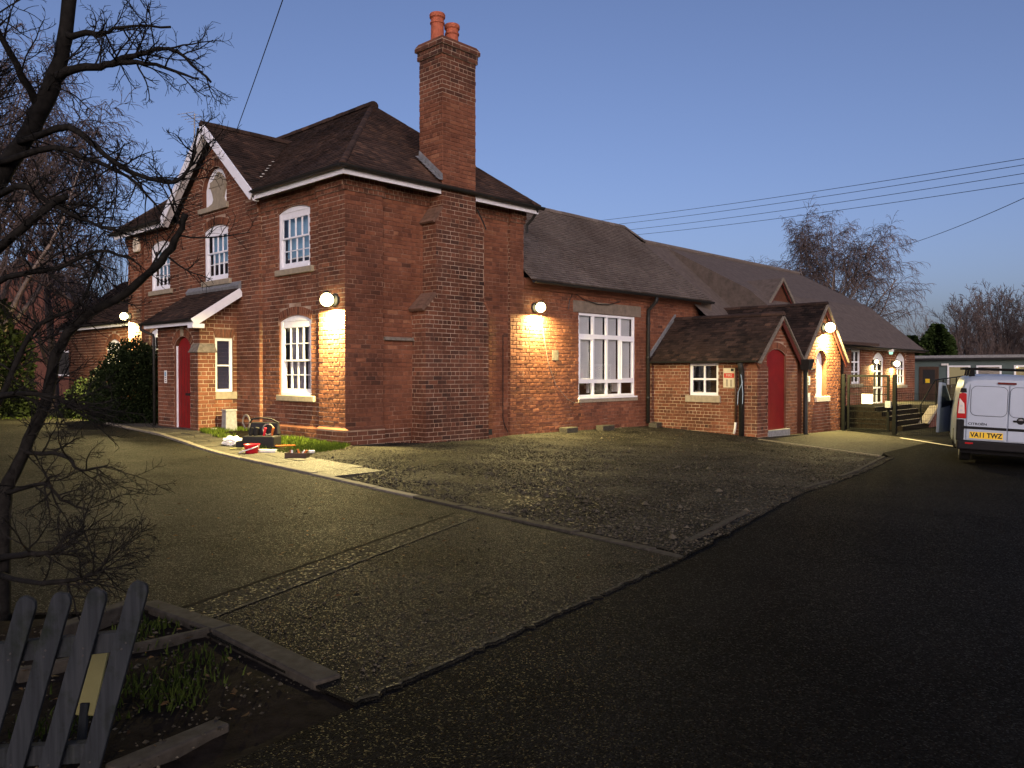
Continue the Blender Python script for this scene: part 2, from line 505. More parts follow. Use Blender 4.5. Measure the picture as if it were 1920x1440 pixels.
class Wall:
    def __init__(s, owner, name='wall'):
        s.owner, s.name = owner, name
        s.mb = MB(); s.bricks = []; s.arches = []
    def add(s, F, poly, holes=(), bond='flemish', tone=0, reveal=.11, off=0, lay=True, red=False):
        loops = [[Vector((u, v, 0)) for u, v in poly]] + [[Vector((u, v, 0)) for u, v in hole_loop(h)] for h in holes]
        flat = [p for l in loops for p in l]
        b = len(s.mb.v)
        for p in flat: s.mb.vert(F(p.x, p.y))
        nref = F.n
        for tri in tessellate_polygon(loops):
            a, c, d = (Vector(s.mb.v[b + i]) for i in tri)
            t3 = tri if (c - a).cross(d - a).dot(nref) > 0 else tri[::-1]
            s.mb.face([b + i for i in t3], (2 if red else 0) if lay else 1, .45 + tone)
        for h in holes:
            lp = hole_loop(h)
            for (u0, v0), (u1, v1) in zip(lp, lp[1:] + lp[:1]):
                s.mb.poly((F(u0, v0), F(u0, v0, -reveal), F(u1, v1, -reveal), F(u1, v1)), 1, .5 + tone)
            if h['band']: s.arches.append((F, h, tone))
        if not lay: return
        vmin, vmax = min(v for _, v in poly), max(v for _, v in poly)
        k0, k1 = int(math.floor(vmin / COURSE)), int(math.ceil(vmax / COURSE))
        for k in range(k0, k1):
            v0, v1 = max(k * COURSE, vmin), min((k + 1) * COURSE, vmax)
            if v1 - v0 < .04: continue
            vc = (v0 + v1) / 2
            spans = poly_span(poly, vc)
            for h in holes:
                cuts = [hole_cut(h, q) for q in (v0 + .01, vc, v1 - .01)]
                cuts = [c for c in cuts if c]
                if not cuts: continue
                c0, c1 = min(c[0] for c in cuts), max(c[1] for c in cuts)
                nx = []
                for a, c in spans:
                    if c0 > a: nx.append((a, min(c, c0)))
                    if c1 < c: nx.append((max(a, c1), c))
                spans = [q for q in nx if q[1] - q[0] > .03]
            if bond == 'flemish': pat = (LS, LH); st = (k % 2) * ((LS + LH) / 2)
            elif bond == 'header': pat = (LH,); st = (k % 2) * LH / 2
            elif k % 4 == 3: pat = (LH,); st = LH / 2
            else: pat = (LS,); st = (k % 2) * LS / 2
            per = sum(pat)
            for a, c in spans:
                u = math.floor((a - st) / per) * per + st - per; i = 0
                while u < c:
                    w = pat[i % len(pat)]; i += 1
                    b0, b1 = max(u, a), min(u + w, c); u += w
                    if b1 - b0 < .035: continue
                    if b0 == a: b0 -= .0125
                    if b1 == c: b1 += .0125
                    s.bricks.append((F, b0, b1, v0, v1, tone))
    def done(s, n=300, mat='brick'):
        o = part(s.name, s.mb, ['mortar', mat, 'mortar_red'], s.owner)
        full, rest = [], []
        for q in s.bricks:
            F, a, c, v0, v1, tn = q
            L = c - a
            d = (F((a + c) / 2, (v0 + v1) / 2) - EYE).length
            if v1 - v0 > COURSE - .001 and (abs(L - LS) < .002 or abs(L - LH) < .002): full.append((d * (1 if L > .2 else 1.25), q))
            else: rest.append(q)
        full.sort(key=lambda e: e[0])
        rest += [q for _, q in full[n:]]
        rt = random.Random(11)
        def tone_of(F, u, v, tn):
            p = F(u, v)
            big = noise.noise(p * .55) * .17 + noise.noise(p * 1.7) * .09
            base = rt.gauss(.54 + tn, .10) + big
            if rt.random() < .045: base -= .22
            return min(.98, max(.02, base))
        for _, (F, a, c, v0, v1, tn) in full[:n]:
            tn = tone_of(F, (a + c) / 2, (v0 + v1) / 2, tn)
            b = bpy.data.objects.new('brick', shared_brick(c - a - JOINT, v1 - v0 - JOINT, int(tn * 16), mat))
            col.objects.link(b); b.parent = o
            y = -F.n; x = F.u if F.u.cross(y).z > 0 else -F.u
            mtx = Matrix((x, y, Vector((0, 0, 1)))).transposed().to_4x4()
            mtx.translation = F((a + c) / 2, (v0 + v1) / 2, .0005)
            b.matrix_basis = mtx
        mb = MB()
        for F, a, c, v0, v1, tn in rest:
            tn = tone_of(F, (a + c) / 2, (v0 + v1) / 2, tn)
            j = JOINT / 2
            bi = len(mb.v)
            d = .010 + rt.uniform(-.002, .003); e = .007
            flip = F.u.cross(Vector((0, 0, 1))).dot(F.n) < 0
            P = [(a + j, v0 + j, 0), (c - j, v0 + j, 0), (c - j, v1 - j, 0), (a + j, v1 - j, 0)]
            Q = [(a + j + e, v0 + j + e, d + rt.uniform(-.002, .002)), (c - j - e, v0 + j + e, d + rt.uniform(-.002, .002)), (c - j - e, v1 - j - e, d + rt.uniform(-.002, .002)), (a + j + e, v1 - j - e, d + rt.uniform(-.002, .002))]
            for q in P + Q: mb.vert(F(*q))
            for fc in BRICK_F:
                mb.face([bi + i for i in (fc[::-1] if flip else fc)], 0, tn)
        if mb.v: part('brickwork', mb, mat, o, kind='stuff')
        for F, h, tn in s.arches:
            t = h['band'] - .012
            if h['rise']:
                outer = arch_pts(h, 16, h['band'] - .012); inner = arch_pts(h, 16, .012)
            else:
                k = 14; w = h['u1'] - h['u0']
                inner = [(h['u0'] + w * i / k, h['v1'] + .01) for i in range(k + 1)]
                outer = [(h['c'] + (h['u0'] + w * i / k - h['c']) * 1.28, h['v1'] + t) for i in range(k + 1)]
            for i in range(len(inner) - 1):
                mb = MB(); tone = min(.95, max(.05, rt.gauss(.56 + tn, .13)))
                g = .13
                q = [inner[i], inner[i + 1], outer[i + 1], outer[i]]
                lerp = lambda p0, p1, f: (p0[0] + (p1[0] - p0[0]) * f, p0[1] + (p1[1] - p0[1]) * f)
                q = [lerp(q[0], q[1], g), lerp(q[0], q[1], 1 - g), lerp(q[3], q[2], 1 - g), lerp(q[3], q[2], g)]
                for u, v in q: mb.vert(F(u, v, .0005))
                for u, v in q: mb.vert(F(u, v, .011))
                flip = F.u.cross(Vector((0, 0, 1))).dot(F.n) < 0
                for fc in BRICK_F: mb.face(fc[::-1] if flip else fc, 0, tone)
                part('arch_brick', mb, mat, o)
        return o

# ---------------------------------------------------------------- tiled roofs
TG, TW = .105, .168
TILE_MESH = {}
def shared_tile(key, mat, slope_len=.19):
    k = (key, mat)
    if k not in TILE_MESH:
        r2 = random.Random(key * 31 + 5)
        mb = MB(); tone = (key + .5) / 16
        x = TW / 2 - .003; h = (.030 if mat == 'tile' else .042) + r2.uniform(-.003, .005); tw = r2.uniform(-.004, .004)
        # local: x along the eave, y up the slope, z out of the roof
        for q in ((-x, 0, 0), (x, 0, 0), (x, slope_len, 0), (-x, slope_len, 0), (-x, 0, h + tw), (x, 0, h - tw), (x, slope_len, .008), (-x, slope_len, .008)): mb.vert(q)
        for fc in ((4, 5, 6, 7), (0, 1, 5, 4), (1, 2, 6, 5), (3, 0, 4, 7)): mb.face(fc, 0, tone)
        TILE_MESH[k] = mb.mesh('tile', mat)
    return TILE_MESH[k]

class Roof:
    def __init__(s, owner, name='roof', mat='tile'):
        s.owner, s.name, s.mat = owner, name, mat
        s.mb = MB(); s.tiles = []; s.ridges = []
    def plane(s, pts, sag=0, tone=0):
        """pts: polygon, first edge is the eave (left to right seen from outside)"""
        P = [Vector(p) for p in pts]
        U = (P[1] - P[0]).normalized()
        nrm = (P[1] - P[0]).cross(P[-1] - P[0]).normalized()
        if nrm.z < 0: nrm = -nrm
        V = nrm.cross(U).normalized()
        if V.z < 0: V = -V
        s.mb.poly(P if (P[1] - P[0]).cross(P[2] - P[0]).z > 0 else P[::-1])
        q2 = [((p - P[0]).dot(U), (p - P[0]).dot(V)) for p in P]
        vmax = max(v for _, v in q2)
        k = 0
        while k * TG < vmax - .03:
            v = k * TG
            sp = poly_span(q2, min(v + .05, vmax - .01))
            sp = [(a, b) for a, b in sp]
            for a, b in sp:
                u = math.floor(a / TW) * TW + (k % 2) * TW / 2 - TW
                while u < b:
                    b0, b1 = max(u, a), min(u + TW, b)
                    if b1 - b0 > .03:
                        s.tiles.append((P[0], U, V, nrm, b0, b1, v, tone, b1 - b0 > TW - .004 and v + .19 < vmax))
                    u += TW
            k += 1
    def ridge(s, a, b, r=.11, step=.31):
        a, b = Vector(a), Vector(b)
        n = max(1, round((b - a).length / step)); d = (b - a) / n
        for i in range(n): s.ridges.append((a + d * i, a + d * (i + .97), r * rnd.uniform(.96, 1.05)))
    def done(s, n=300, parent_kind=None):
        o = part(s.name, s.mb, s.mat, s.owner)
        rt = random.Random(23)
        ful, rest = [], []
        for q in s.tiles:
            c = q[0] + q[1] * (q[4] + q[5]) / 2 + q[2] * q[6]
            vis = (EYE - c).dot(q[3])
            if q[8] and vis > .3: ful.append(((c - EYE).length - vis * .3, q))
            else: rest.append(q)
        ful.sort(key=lambda e: e[0])
        rest += [q for _, q in ful[n:]]
        def tn(q):
            c = q[0] + q[1] * (q[4] + q[5]) / 2 + q[2] * q[6]
            return min(.97, max(.03, rt.gauss(.45 + q[7], .17 if s.mat == 'tile' else .09) + noise.noise(c * .7) * .25))
        for _, q in ful[:n]:
            b = bpy.data.objects.new('tile', shared_tile(int(tn(q) * 16), s.mat))
            col.objects.link(b); b.parent = o
            mtx = Matrix((q[1], q[2], q[3])).transposed().to_4x4()
            mtx.translation = q[0] + q[1] * (q[4] + q[5]) / 2 + q[2] * (q[6] - .01 + rt.uniform(-.006, .006)) + q[3] * .002
            b.matrix_basis = mtx
        mb = MB()
        for q in rest:
            P0, U, V, nr, a, b, v, _, fl = q
            t = tn(q); h = (.030 if s.mat == 'tile' else .042) + rt.uniform(-.003, .005); tw = rt.uniform(-.004, .004)
            v0 = v - .01 + rt.uniform(-.006, .006); L = .12
            bi = len(mb.v); g = .003
            for u, w, z in ((a + g, v0, 0), (b - g, v0, 0), (b - g, v0 + L, 0), (a + g, v0 + L, 0), (a + g, v0, h + tw), (b - g, v0, h - tw), (b - g, v0 + L, .012), (a + g, v0 + L, .012)):
                mb.vert(P0 + U * u + V * w + nr * (z + .002))
            for fc in ((4, 5, 6, 7), (0, 1, 5, 4), (1, 2, 6, 5), (3, 0, 4, 7)): mb.face([bi + i for i in fc], 0, t)
        if mb.v: part('tiling', mb, s.mat, o, kind='stuff')
        for a, b, r in s.ridges:
            mb = MB(); d = (b - a).normalized()
            sx = d.cross(Vector((0, 0, 1))).normalized(); up = sx.cross(d)
            ring = [(math.cos(R(x)) * r, math.sin(R(x)) * r * .8) for x in (-15, 20, 55, 90, 125, 160, 195)]
            t = min(.95, max(.1, rt.gauss(.5, .15))); n1 = len(ring)
            for p in (a, b):
                for cx_, cz_ in ring: mb.vert(p + sx * cx_ + up * (cz_ - .02))
            for k in range(n1 - 1): mb.face((k, k + 1, n1 + k + 1, n1 + k), 0, t)
            mb.face(range(n1), 0, t); mb.face(range(n1, 2 * n1), 0, t)
            part('ridge_tile', mb, s.mat, o)
        return o

# ---------------------------------------------------------------- joinery
def fbox(mb, F, u0, u1, v0, v1, d0, d1, mi=0):
    """box on a wall face"""
    p = [F(u0, v0, d1), F(u1, v0, d1), F(u1, v0, d0), F(u0, v0, d0), F(u0, v1, d1), F(u1, v1, d1), F(u1, v1, d0), F(u0, v1, d0)]
    if F.u.cross(Vector((0, 0, 1))).dot(F.n) < 0: p = [p[i] for i in (1, 0, 3, 2, 5, 4, 7, 6)]
    mb.hexa(p, mi)
def fpanel(name, parent, mat, F, u0, u1, v0, v1, d0, d1, bevel=0):
    mb = MB(); fbox(mb, F, u0, u1, v0, v1, d0, d1)
    return part(name, mb, mat, parent, bevel=bevel)
def fshape(mb, F, pts, d0, d1, mi=0):
    """outline pts (u, v) extruded from d0 to d1"""
    n = len(pts); b = len(mb.v)
    flip = F.u.cross(Vector((0, 0, 1))).dot(F.n) < 0
    for u, v in pts: mb.vert(F(u, v, d0))
    for u, v in pts: mb.vert(F(u, v, d1))
    area = sum(a[0] * c[1] - c[0] * a[1] for a, c in zip(pts, pts[1:] + pts[:1]))
    if area < 0: flip = not flip
    fs = [list(range(n, 2 * n)), list(range(n))[::-1]] + [[k, (k + 1) % n, n + (k + 1) % n, n + k] for k in range(n)]
    for fc in fs: mb.face([b + i for i in (fc[::-1] if flip else fc)], mi)
def pane(parent, F, u0, u1, v0, v1, d, mat='glass', tilt=None):
    mb = MB(); fbox(mb, F, u0, u1, v0, v1, d - .004, d)
    return part('pane', mb, mat, parent)

def sill(parent, F, u0, u1, v, h=.13, out=.07, mat='stone', back=-.1):
    mb = MB(); fbox(mb, F, u0, u1, v - h, v, back, out)
    return part('sill', mb, mat, parent, bevel=.012)

def sash_window(owner, F, u0, u1, v0, v1, rise, top=(4, 1), bot=(4, 2), split=.45, back='blind_blue', blind_to=.75, sill_ext=.17):
    """arched box sash: head panel, outer frame, upper and lower sash with glazing bars and panes"""
    h = hole(u0, u1, v0, v1, rise)
    mb = MB(); w = .085; d0, d1 = -.10, -.03
    fbox(mb, F, u0, u0 + w, v0, v1, d0, d1); fbox(mb, F, u1 - w, u1, v0, v1, d0, d1)
    fbox(mb, F, u0 + w, u1 - w, v0, v0 + .06, d0, d1 + .02)
    hp = arch_pts(h, 10)
    fshape(mb, F, [(u0, v1 - .002)] + hp + [(u1, v1 - .002)], d0, d1)
    fbox(mb, F, u0 + w, u1 - w, v1 - .1, v1, d0, d1 - .012)
    win = part('window', mb, 'white_paint', owner, bevel=.004)
    a, b = u0 + w, u1 - w; vb, vt = v0 + .06, v1 - .1
    vm = vb + (vt - vb) * (1 - split)
    for nm, (y0, y1), (nc, nr), d, rails in (('upper_sash', (vm - .02, vt), top, -.055, (.045, .035)), ('lower_sash', (vb, vm + .02), bot, -.085, (.045, .085))):
        sm = MB(); st = .042
        fbox(sm, F, a, a + st, y0, y1, d - .02, d + .02); fbox(sm, F, b - st, b, y0, y1, d - .02, d + .02)
        bt = rails[1] if nm == 'lower_sash' else .035
        tp = rails[0] if nm == 'upper_sash' else .035
        fbox(sm, F, a + st, b - st, y0, y0 + bt, d - .02, d + .02); fbox(sm, F, a + st, b - st, y1 - tp, y1, d - .02, d + .02)
        g0, g1, h0, h1 = a + st, b - st, y0 + bt, y1 - tp
        for k in range(1, nc):
            x = g0 + (g1 - g0) * k / nc; fbox(sm, F, x - .011, x + .011, h0, h1, d - .015, d + .018)
        for k in range(1, nr):
            y = h0 + (h1 - h0) * k / nr; fbox(sm, F, g0, g1, y - .009, y + .009, d - .015, d + .016)
        part(nm, sm, 'white_paint', win)
        for i in range(nc):
            for k in range(nr):
                pane(win, F, g0 + (g1 - g0) * i / nc + .003, g0 + (g1 - g0) * (i + 1) / nc - .003, h0 + (h1 - h0) * k / nr + .003, h0 + (h1 - h0) * (k + 1) / nr - .003, d)
    if sill_ext: sill(win, F, u0 - sill_ext, u1 + .06, v0)
    # what stands behind the glass
    if back == 'blind_blue':
        vv = vb + (vt - vb) * (1 - blind_to)
        fpanel('blind', win, 'blind_blue', F, a + .02, b - .02, vv, vt + .05, -.19, -.18)
        fpanel('blind_rail', win, 'white_plastic', F, a + .02, b - .02, vv - .03, vv - .002, -.195, -.175)
    elif back == 'curtain':
        for (x0, x1) in ((a, a + .36), (b - .62, b)):
            cm = MB(); n = 22; pts = []
            for i in range(n + 1):
                x = x0 + (x1 - x0) * i / n; pts.append((x, -.22 + .03 * math.sin(i * 1.9) + .012 * math.sin(i * .7)))
            bi = len(cm.v)
            for x, dd in pts: cm.vert(F(x, vb - .05, dd)); cm.vert(F(x, vt + .05, dd))
            for i in range(n): cm.face((bi + 2 * i, bi + 2 * i + 2, bi + 2 * i + 3, bi + 2 * i + 1))
            part('curtain', cm, 'curtain', win, smooth_=True)
    fpanel('room_back', win, 'room_dark', F, a - .05, b + .05, v0, v1, -.62, -.6)
    return win

def grid_window(owner, F, u0, u1, v0, v1, cols, rows, fr=.06, bar=.04, mat='upvc', d=-.05, back='room_dark', gl='glass', name='window', backd=-.55):
    """plain framed window; cols and rows are lists of inner bar positions as fractions"""
    mb = MB()
    fbox(mb, F, u0, u0 + fr, v0, v1, d - .05, d); fbox(mb, F, u1 - fr, u1, v0, v1, d - .05, d)
    fbox(mb, F, u0 + fr, u1 - fr, v0, v0 + fr, d - .05, d); fbox(mb, F, u0 + fr, u1 - fr, v1 - fr, v1, d - .05, d)
    win = part(name, mb, mat, owner, bevel=.006)
    a, b, c, e = u0 + fr, u1 - fr, v0 + fr, v1 - fr
    us = [a] + [a + (b - a) * q for q in cols] + [b]; vs = [c] + [c + (e - c) * q for q in rows] + [e]
    bm = MB()
    for x in us[1:-1]: fbox(bm, F, x - bar / 2, x + bar / 2, c, e, d - .045, d - .004)
    for y in vs[1:-1]: fbox(bm, F, a, b, y - bar / 2, y + bar / 2, d - .04, d - .001)
    if bm.v: part('glazing_bars', bm, mat, win)
    for i in range(len(us) - 1):
        for k in range(len(vs) - 1):
            pane(win, F, us[i] + .004, us[i + 1] - .004, vs[k] + .004, vs[k + 1] - .004, d - .025, gl)
    fpanel('room_back', win, back, F, u0 + .01, u1 - .01, v0 + .01, v1 - .01, backd - .02, backd)
    return win

def gutter(parent, a, b, r=.06, mat='cast_iron', name='gutter'):
    a, b = Vector(a), Vector(b)
    d = (b - a).normalized(); sx = d.cross(Vector((0, 0, 1))).normalized()
    mb = MB(); ring = [(math.cos(R(x)) * r, math.sin(R(x)) * r) for x in range(180, 361, 30)]
    ring += [(q[0] * .85, q[1] * .85 + .002) for q in ring[::-1]]
    n = len(ring)
    for p in (a, b):
        for cx_, cz_ in ring: mb.vert(p + sx * cx_ + Vector((0, 0, cz_)))
    for k in range(n): mb.face((k, (k + 1) % n, n + (k + 1) % n, n + k))
    mb.face(range(n)); mb.face(range(n, 2 * n))
    return part(name, mb, mat, parent)
def downpipe(parent, pts, r=.04, mat='cast_iron', name='downpipe'):
    mb = MB(); mb.tube(pts, r, 10)
    o = part(name, mb, mat, parent, smooth_=True)
    return o
def board(parent, a, b, w, h, mat='white_paint', name='fascia', up=(0, 0, 1)):
    mb = MB(); mb.bar(a, b, w, h, up)
    return part(name, mb, mat, parent, bevel=.006)
# ---------------------------------------------------------------- the two-storey brick house
HX, HY, RZ, EZ, OV = 5.3, 11.0, 8.06, 5.52, .38
house = thing('brick_house', 'two-storey red brick house with tall chimney, white sash windows and gabled front bay', 'house', (0, 0, 0))
W = Wall(house)
ZB = -.35
wUR = hole(1.40, 2.69, 3.77, 5.03, .11); wLR = hole(1.36, 2.65, .98, 2.62, .12)
wUM = hole(4.87, 6.13, 3.77, 5.03, .11)
wUL = hole(8.32, 9.58, 3.77, 5.03, .11); wLL = hole(8.35, 9.61, 1.05, 2.62, .12)
niche = hole(4.93, 6.22, 5.62, 6.10, .50, .2)
W.add(FA(0), [(0, ZB), (.95, ZB), (.95, 5.5), (0, 5.5)], tone=.02)
W.add(FA(.08), [(.95, ZB), (3.4, ZB), (3.4, 5.5), (.95, 5.5)], [wUR, wLR])
W.add(FA(0), [(3.4, ZB), (7.6, ZB), (7.6, 5.60), (5.5, 7.36), (3.4, 5.60)], [wUM, niche])
W.add(FA(.08), [(7.6, ZB), (10.05, ZB), (10.05, 5.5), (7.6, 5.5)], [wUL, wLL])
W.add(FA(0), [(10.05, ZB), (HY, ZB), (HY, 5.5), (10.05, 5.5)])
W.add(Face((0, 3.4, 0), (1, 0, 0), (0, -1, 0)), [(0, ZB), (.08, ZB), (.08, 5.55), (0, 5.55)])
W.add(Face((0, .95, 0), (1, 0, 0), (0, 1, 0)), [(0, ZB), (.08, ZB), (.08, 5.5), (0, 5.5)], lay=False)
W.add(Face((0, 7.6, 0), (1, 0, 0), (0, 1, 0)), [(0, ZB), (.08, ZB), (.08, 5.5), (0, 5.5)], lay=False)
W.add(Face((0, 10.05, 0), (1, 0, 0), (0, -1, 0)), [(0, ZB), (.08, ZB), (.08, 5.5), (0, 5.5)], lay=False)
# chimney side
rec = hole(1.02, 1.66, .25, 2.18, 0, 0)
W.add(FB(0), [(0, ZB), (.94, ZB), (.94, 5.5), (0, 5.5)], bond='garden', tone=-.02, red=True)
W.add(FB(.08), [(.94, ZB), (4.82, ZB), (4.82, 5.5), (.94, 5.5)], bond='garden', tone=.15, red=True)
W.add(FB(0), [(4.82, ZB), (HX, ZB), (HX, 5.5), (4.82, 5.5)], bond='garden', tone=.06, red=True)
W.add(Face((.94, 0, 0), (0, 1, 0), (1, 0, 0)), [(0, ZB), (.08, ZB), (.08, 5.5), (0, 5.5)], lay=False)
W.add(Face((4.82, 0, 0), (0, 1, 0), (-1, 0, 0)), [(0, ZB), (.08, ZB), (.08, 5.5), (0, 5.5)])
W.add(Face((HX, 0, 0), (0, 1, 0), (1, 0, 0)), [(0, ZB), (HY, ZB), (HY, 5.5), (0, 5.5)], lay=False)
W.add(Face((0, HY, 0), (1, 0, 0), (0, 1, 0)), [(0, ZB), (HX, ZB), (HX, 5.5), (0, 5.5)], lay=False)
# buttress of the chimney breast in three stages
def stage(Wl, x0, x1, yf, z0, z1, tone, yb=.08, bond='garden'):
    Wl.add(FB(yf), [(x0, z0), (x1, z0), (x1, z1), (x0, z1)], bond=bond, tone=tone)
    Wl.add(FA(x0), [(yf, z0), (yb, z0), (yb, z1), (yf, z1)], bond=bond, tone=tone)
    Wl.add(Face((x1, 0, 0), (0, 1, 0), (1, 0, 0)), [(yf, z0), (yb, z0), (yb, z1), (yf, z1)], lay=False)
BF = -.37
bl, br_ = (1.80, 2.10, 2.29), (3.70, 3.55, 3.29)
W.add(FB(BF), [(bl[0], ZB), (br_[0], ZB), (br_[0], 2.86), (br_[1], 3.08), (br_[1], 4.78), (br_[2], 5.06), (br_[2], 5.56), (bl[2], 5.56), (bl[2], 5.06), (bl[1], 4.78), (bl[1], 3.14), (bl[0], 2.86)], bond='garden', tone=-.13)
for x, z0, z1 in ((bl[0], ZB, 2.86), (bl[1], 3.14, 4.78), (bl[2], 5.06, 5.56)):
    W.add(FA(x), [(BF, z0), (.08, z0), (.08, z1), (BF, z1)], bond='garden', tone=-.04)
for x, z0, z1 in ((br_[0], ZB, 2.86), (br_[1], 3.08, 4.78), (br_[2], 5.06, 5.56)):
    W.add(Face((x, 0, 0), (0, 1, 0), (1, 0, 0)), [(BF, z0), (.08, z0), (.08, z1), (BF, z1)], lay=False)
# porch over the front door
pdoor = hole(4.93, 5.82, .13, 2.10, .25)
W.add(FA(-.92), [(4.47, ZB), (6.76, ZB), (6.76, 2.72), (4.47, 2.72)], [pdoor], reveal=.2)
pwin = hole(-.55, -.10, 1.02, 2.30, 0, .22)
W.add(FB(4.47), [(-.92, ZB), (0, ZB), (0, 3.36), (-.92, 2.74)], [pwin])
W.add(Face((0, 6.76, 0), (1, 0, 0), (0, 1, 0)), [(-.92, ZB), (0, ZB), (0, 3.36), (-.92, 2.74)], lay=False)
W.add(FA(-1.0), [(4.39, ZB), (4.80, ZB), (4.80, 1.95), (4.39, 1.95)], bond='garden')
W.add(FB(4.39), [(-1.0, ZB), (-.59, ZB), (-.59, 1.95), (-1.0, 1.95)], bond='garden', tone=.12)
W.add(Face((0, 4.80, 0), (1, 0, 0), (0, 1, 0)), [(-1.0, ZB), (-.92, ZB), (-.92, 1.95), (-1.0, 1.95)], lay=False)
W.add(Face((-.59, 0, 0), (0, 1, 0), (1, 0, 0)), [(4.39, ZB), (4.47, ZB), (4.47, 1.95), (4.39, 1.95)], lay=False)
# plinth
W.add(FA(-.055), [(-.055, ZB), (.96, ZB), (.96, .31), (-.055, .31)], tone=-.05)
W.add(FB(-.055), [(-.055, ZB), (.95, ZB), (.95, .31), (-.055, .31)], bond='garden', tone=-.1)
W.add(FA(.03), [(.96, ZB), (3.4, ZB), (3.4, .28), (.96, .28)], tone=-.1)
W.add(FA(-.05), [(3.35, ZB), (4.45, ZB), (4.45, .31), (3.35, .31)], tone=-.08)
W.add(FB(.03), [(.95, ZB), (1.72, ZB), (1.72, .28), (.95, .28)], bond='garden', tone=-.2)
CORN = ((55 * COURSE, 56 * COURSE, .03), (56 * COURSE, 58.4 * COURSE, .065))
CORN_RUN = [(FA(0), -.03, .98), (FA(.08), .99, 3.39), (FA(0), 3.38, 3.9), (FA(.08), 7.62, 10.02), (FA(0), 10.03, 11.03), (FB(0), -.064, .97), (FB(.08), .98, 2.28), (FB(.08), 3.30, 4.79), (FB(0), 4.80, 5.33)]
for F, u0, u1 in CORN_RUN:
    for v0, v1, d in CORN: W.add(Face(F.o + F.n * d, F.u, F.n), [(u0, v0), (u1, v0), (u1, v1), (u0, v1)], bond='header', tone=-.05)
wall = W.done(300)

def cap(pts_lo, pts_hi, mat, name, parent):
    """loft between two outlines"""
    mb = MB(); n = len(pts_lo)
    for p in pts_lo: mb.vert(p)
    for p in pts_hi: mb.vert(p)
    for k in range(n): mb.face((k, (k + 1) % n, n + (k + 1) % n, n + k))
    mb.face(range(n, 2 * n)); mb.face(list(range(n))[::-1])
    return part(name, mb, mat, parent, bevel=.006)
rect = lambda x0, x1, y0, y1, z: [(x0, y0, z), (x1, y0, z), (x1, y1, z), (x0, y1, z)]
M['brick_trim'] = M['brick']
cap(rect(-.08, .96, -.08, .96, .312), rect(-.012, .95, -.012, .95, .352), 'brick', 'plinth_cap', house)
cap(rect(.02, .085, .965, 3.39, .28), rect(.07, .085, .965, 3.39, .33), 'brick', 'plinth_cap', house)
cap(rect(-.07, .02, 3.33, 4.46, .31), rect(-.008, .02, 3.39, 4.46, .37), 'brick', 'plinth_cap', house)
def weathering(x0, z0, x1, z1, y0=-.385, th=.05, mat='brick'):
    d = Vector((x1 - x0, 0, z1 - z0)); L = d.length; d.normalize(); n = 4
    for k in range(n):
        a = Vector((x0, 0, z0)) + d * (L * k / n + .004); b = Vector((x0, 0, z0)) + d * (L * (k + 1) / n - .004)
        mb = MB(); up = Vector((-d.z, 0, d.x)) * (1 if d.x > 0 else -1) * th
        mb.hexa([(a.x, y0, a.z), (b.x, y0, b.z), (b.x, .07, b.z), (a.x, .07, a.z), (a.x + up.x, y0, a.z + up.z), (b.x + up.x, y0, b.z + up.z), (b.x + up.x, .07, b.z + up.z), (a.x + up.x, .07, a.z + up.z)], 0, rnd.uniform(.75, .97))
        part('shoulder_brick', mb, mat, wall, bevel=.006)
weathering(1.72, 2.80, 2.11, 3.18, -.40, .08, 'shoulder_stone'); weathering(3.73, 2.83, 3.55, 3.09); weathering(2.03, 4.73, 2.30, 5.09, -.40, .06, 'shoulder_stone'); weathering(3.58, 4.75, 3.29, 5.07)
cap(rect(1.01, 1.80, -.02, .09, 2.17), rect(1.01, 1.80, .01, .09, 2.24), 'stone_dark', 'ledge', house)
cap([(-1.04, 4.35, 1.95), (-.55, 4.35, 1.95), (-.55, 4.5, 1.95), (-.9, 4.5, 1.95), (-.9, 4.84, 1.95), (-1.04, 4.84, 1.95)], [(-.93, 4.46, 2.16), (-.57, 4.46, 2.16), (-.57, 4.5, 2.16), (-.9, 4.5, 2.16), (-.9, 4.82, 2.16), (-.93, 4.82, 2.16)], 'stone_dark', 'pier_cap', house)
# boxes behind the oversailing eaves courses
def cornice(F, u0, u1):
    for v0, v1, d in CORN: fpanel('cornice', house, 'brick', F, u0, u1, v0, v1, -.03, d - .001)
for F, u0, u1 in CORN_RUN: cornice(F, u0, u1)

# windows of the front
sash_window(house, FA(.08), 1.40, 2.69, 3.77, 5.03, .11, (4, 1), (4, 2), .42, 'blind_blue', .80)
sash_window(house, FA(.08), 1.36, 2.65, .98, 2.62, .12, (4, 2), (4, 2), .52, 'curtain')
sash_window(house, FA(0), 4.87, 6.13, 3.77, 5.03, .11, (4, 1), (4, 2), .42, 'blind_blue', .62)
sash_window(house, FA(.08), 8.32, 9.58, 3.77, 5.03, .11, (4, 1), (4, 2), .42, 'blind_blue', .70)
sash_window(house, FA(.08), 8.35, 9.61, 1.05, 2.62, .12, (4, 2), (4, 2), .52, 'curtain')
pw = grid_window(house, FB(4.47), -.55, -.10, 1.02, 2.30, [], [.49], .07, .035, 'white_paint', -.04, 'blind_navy', backd=-.12)
sill(pw, FB(4.47), -.60, -.02, 1.02, .17, .05)

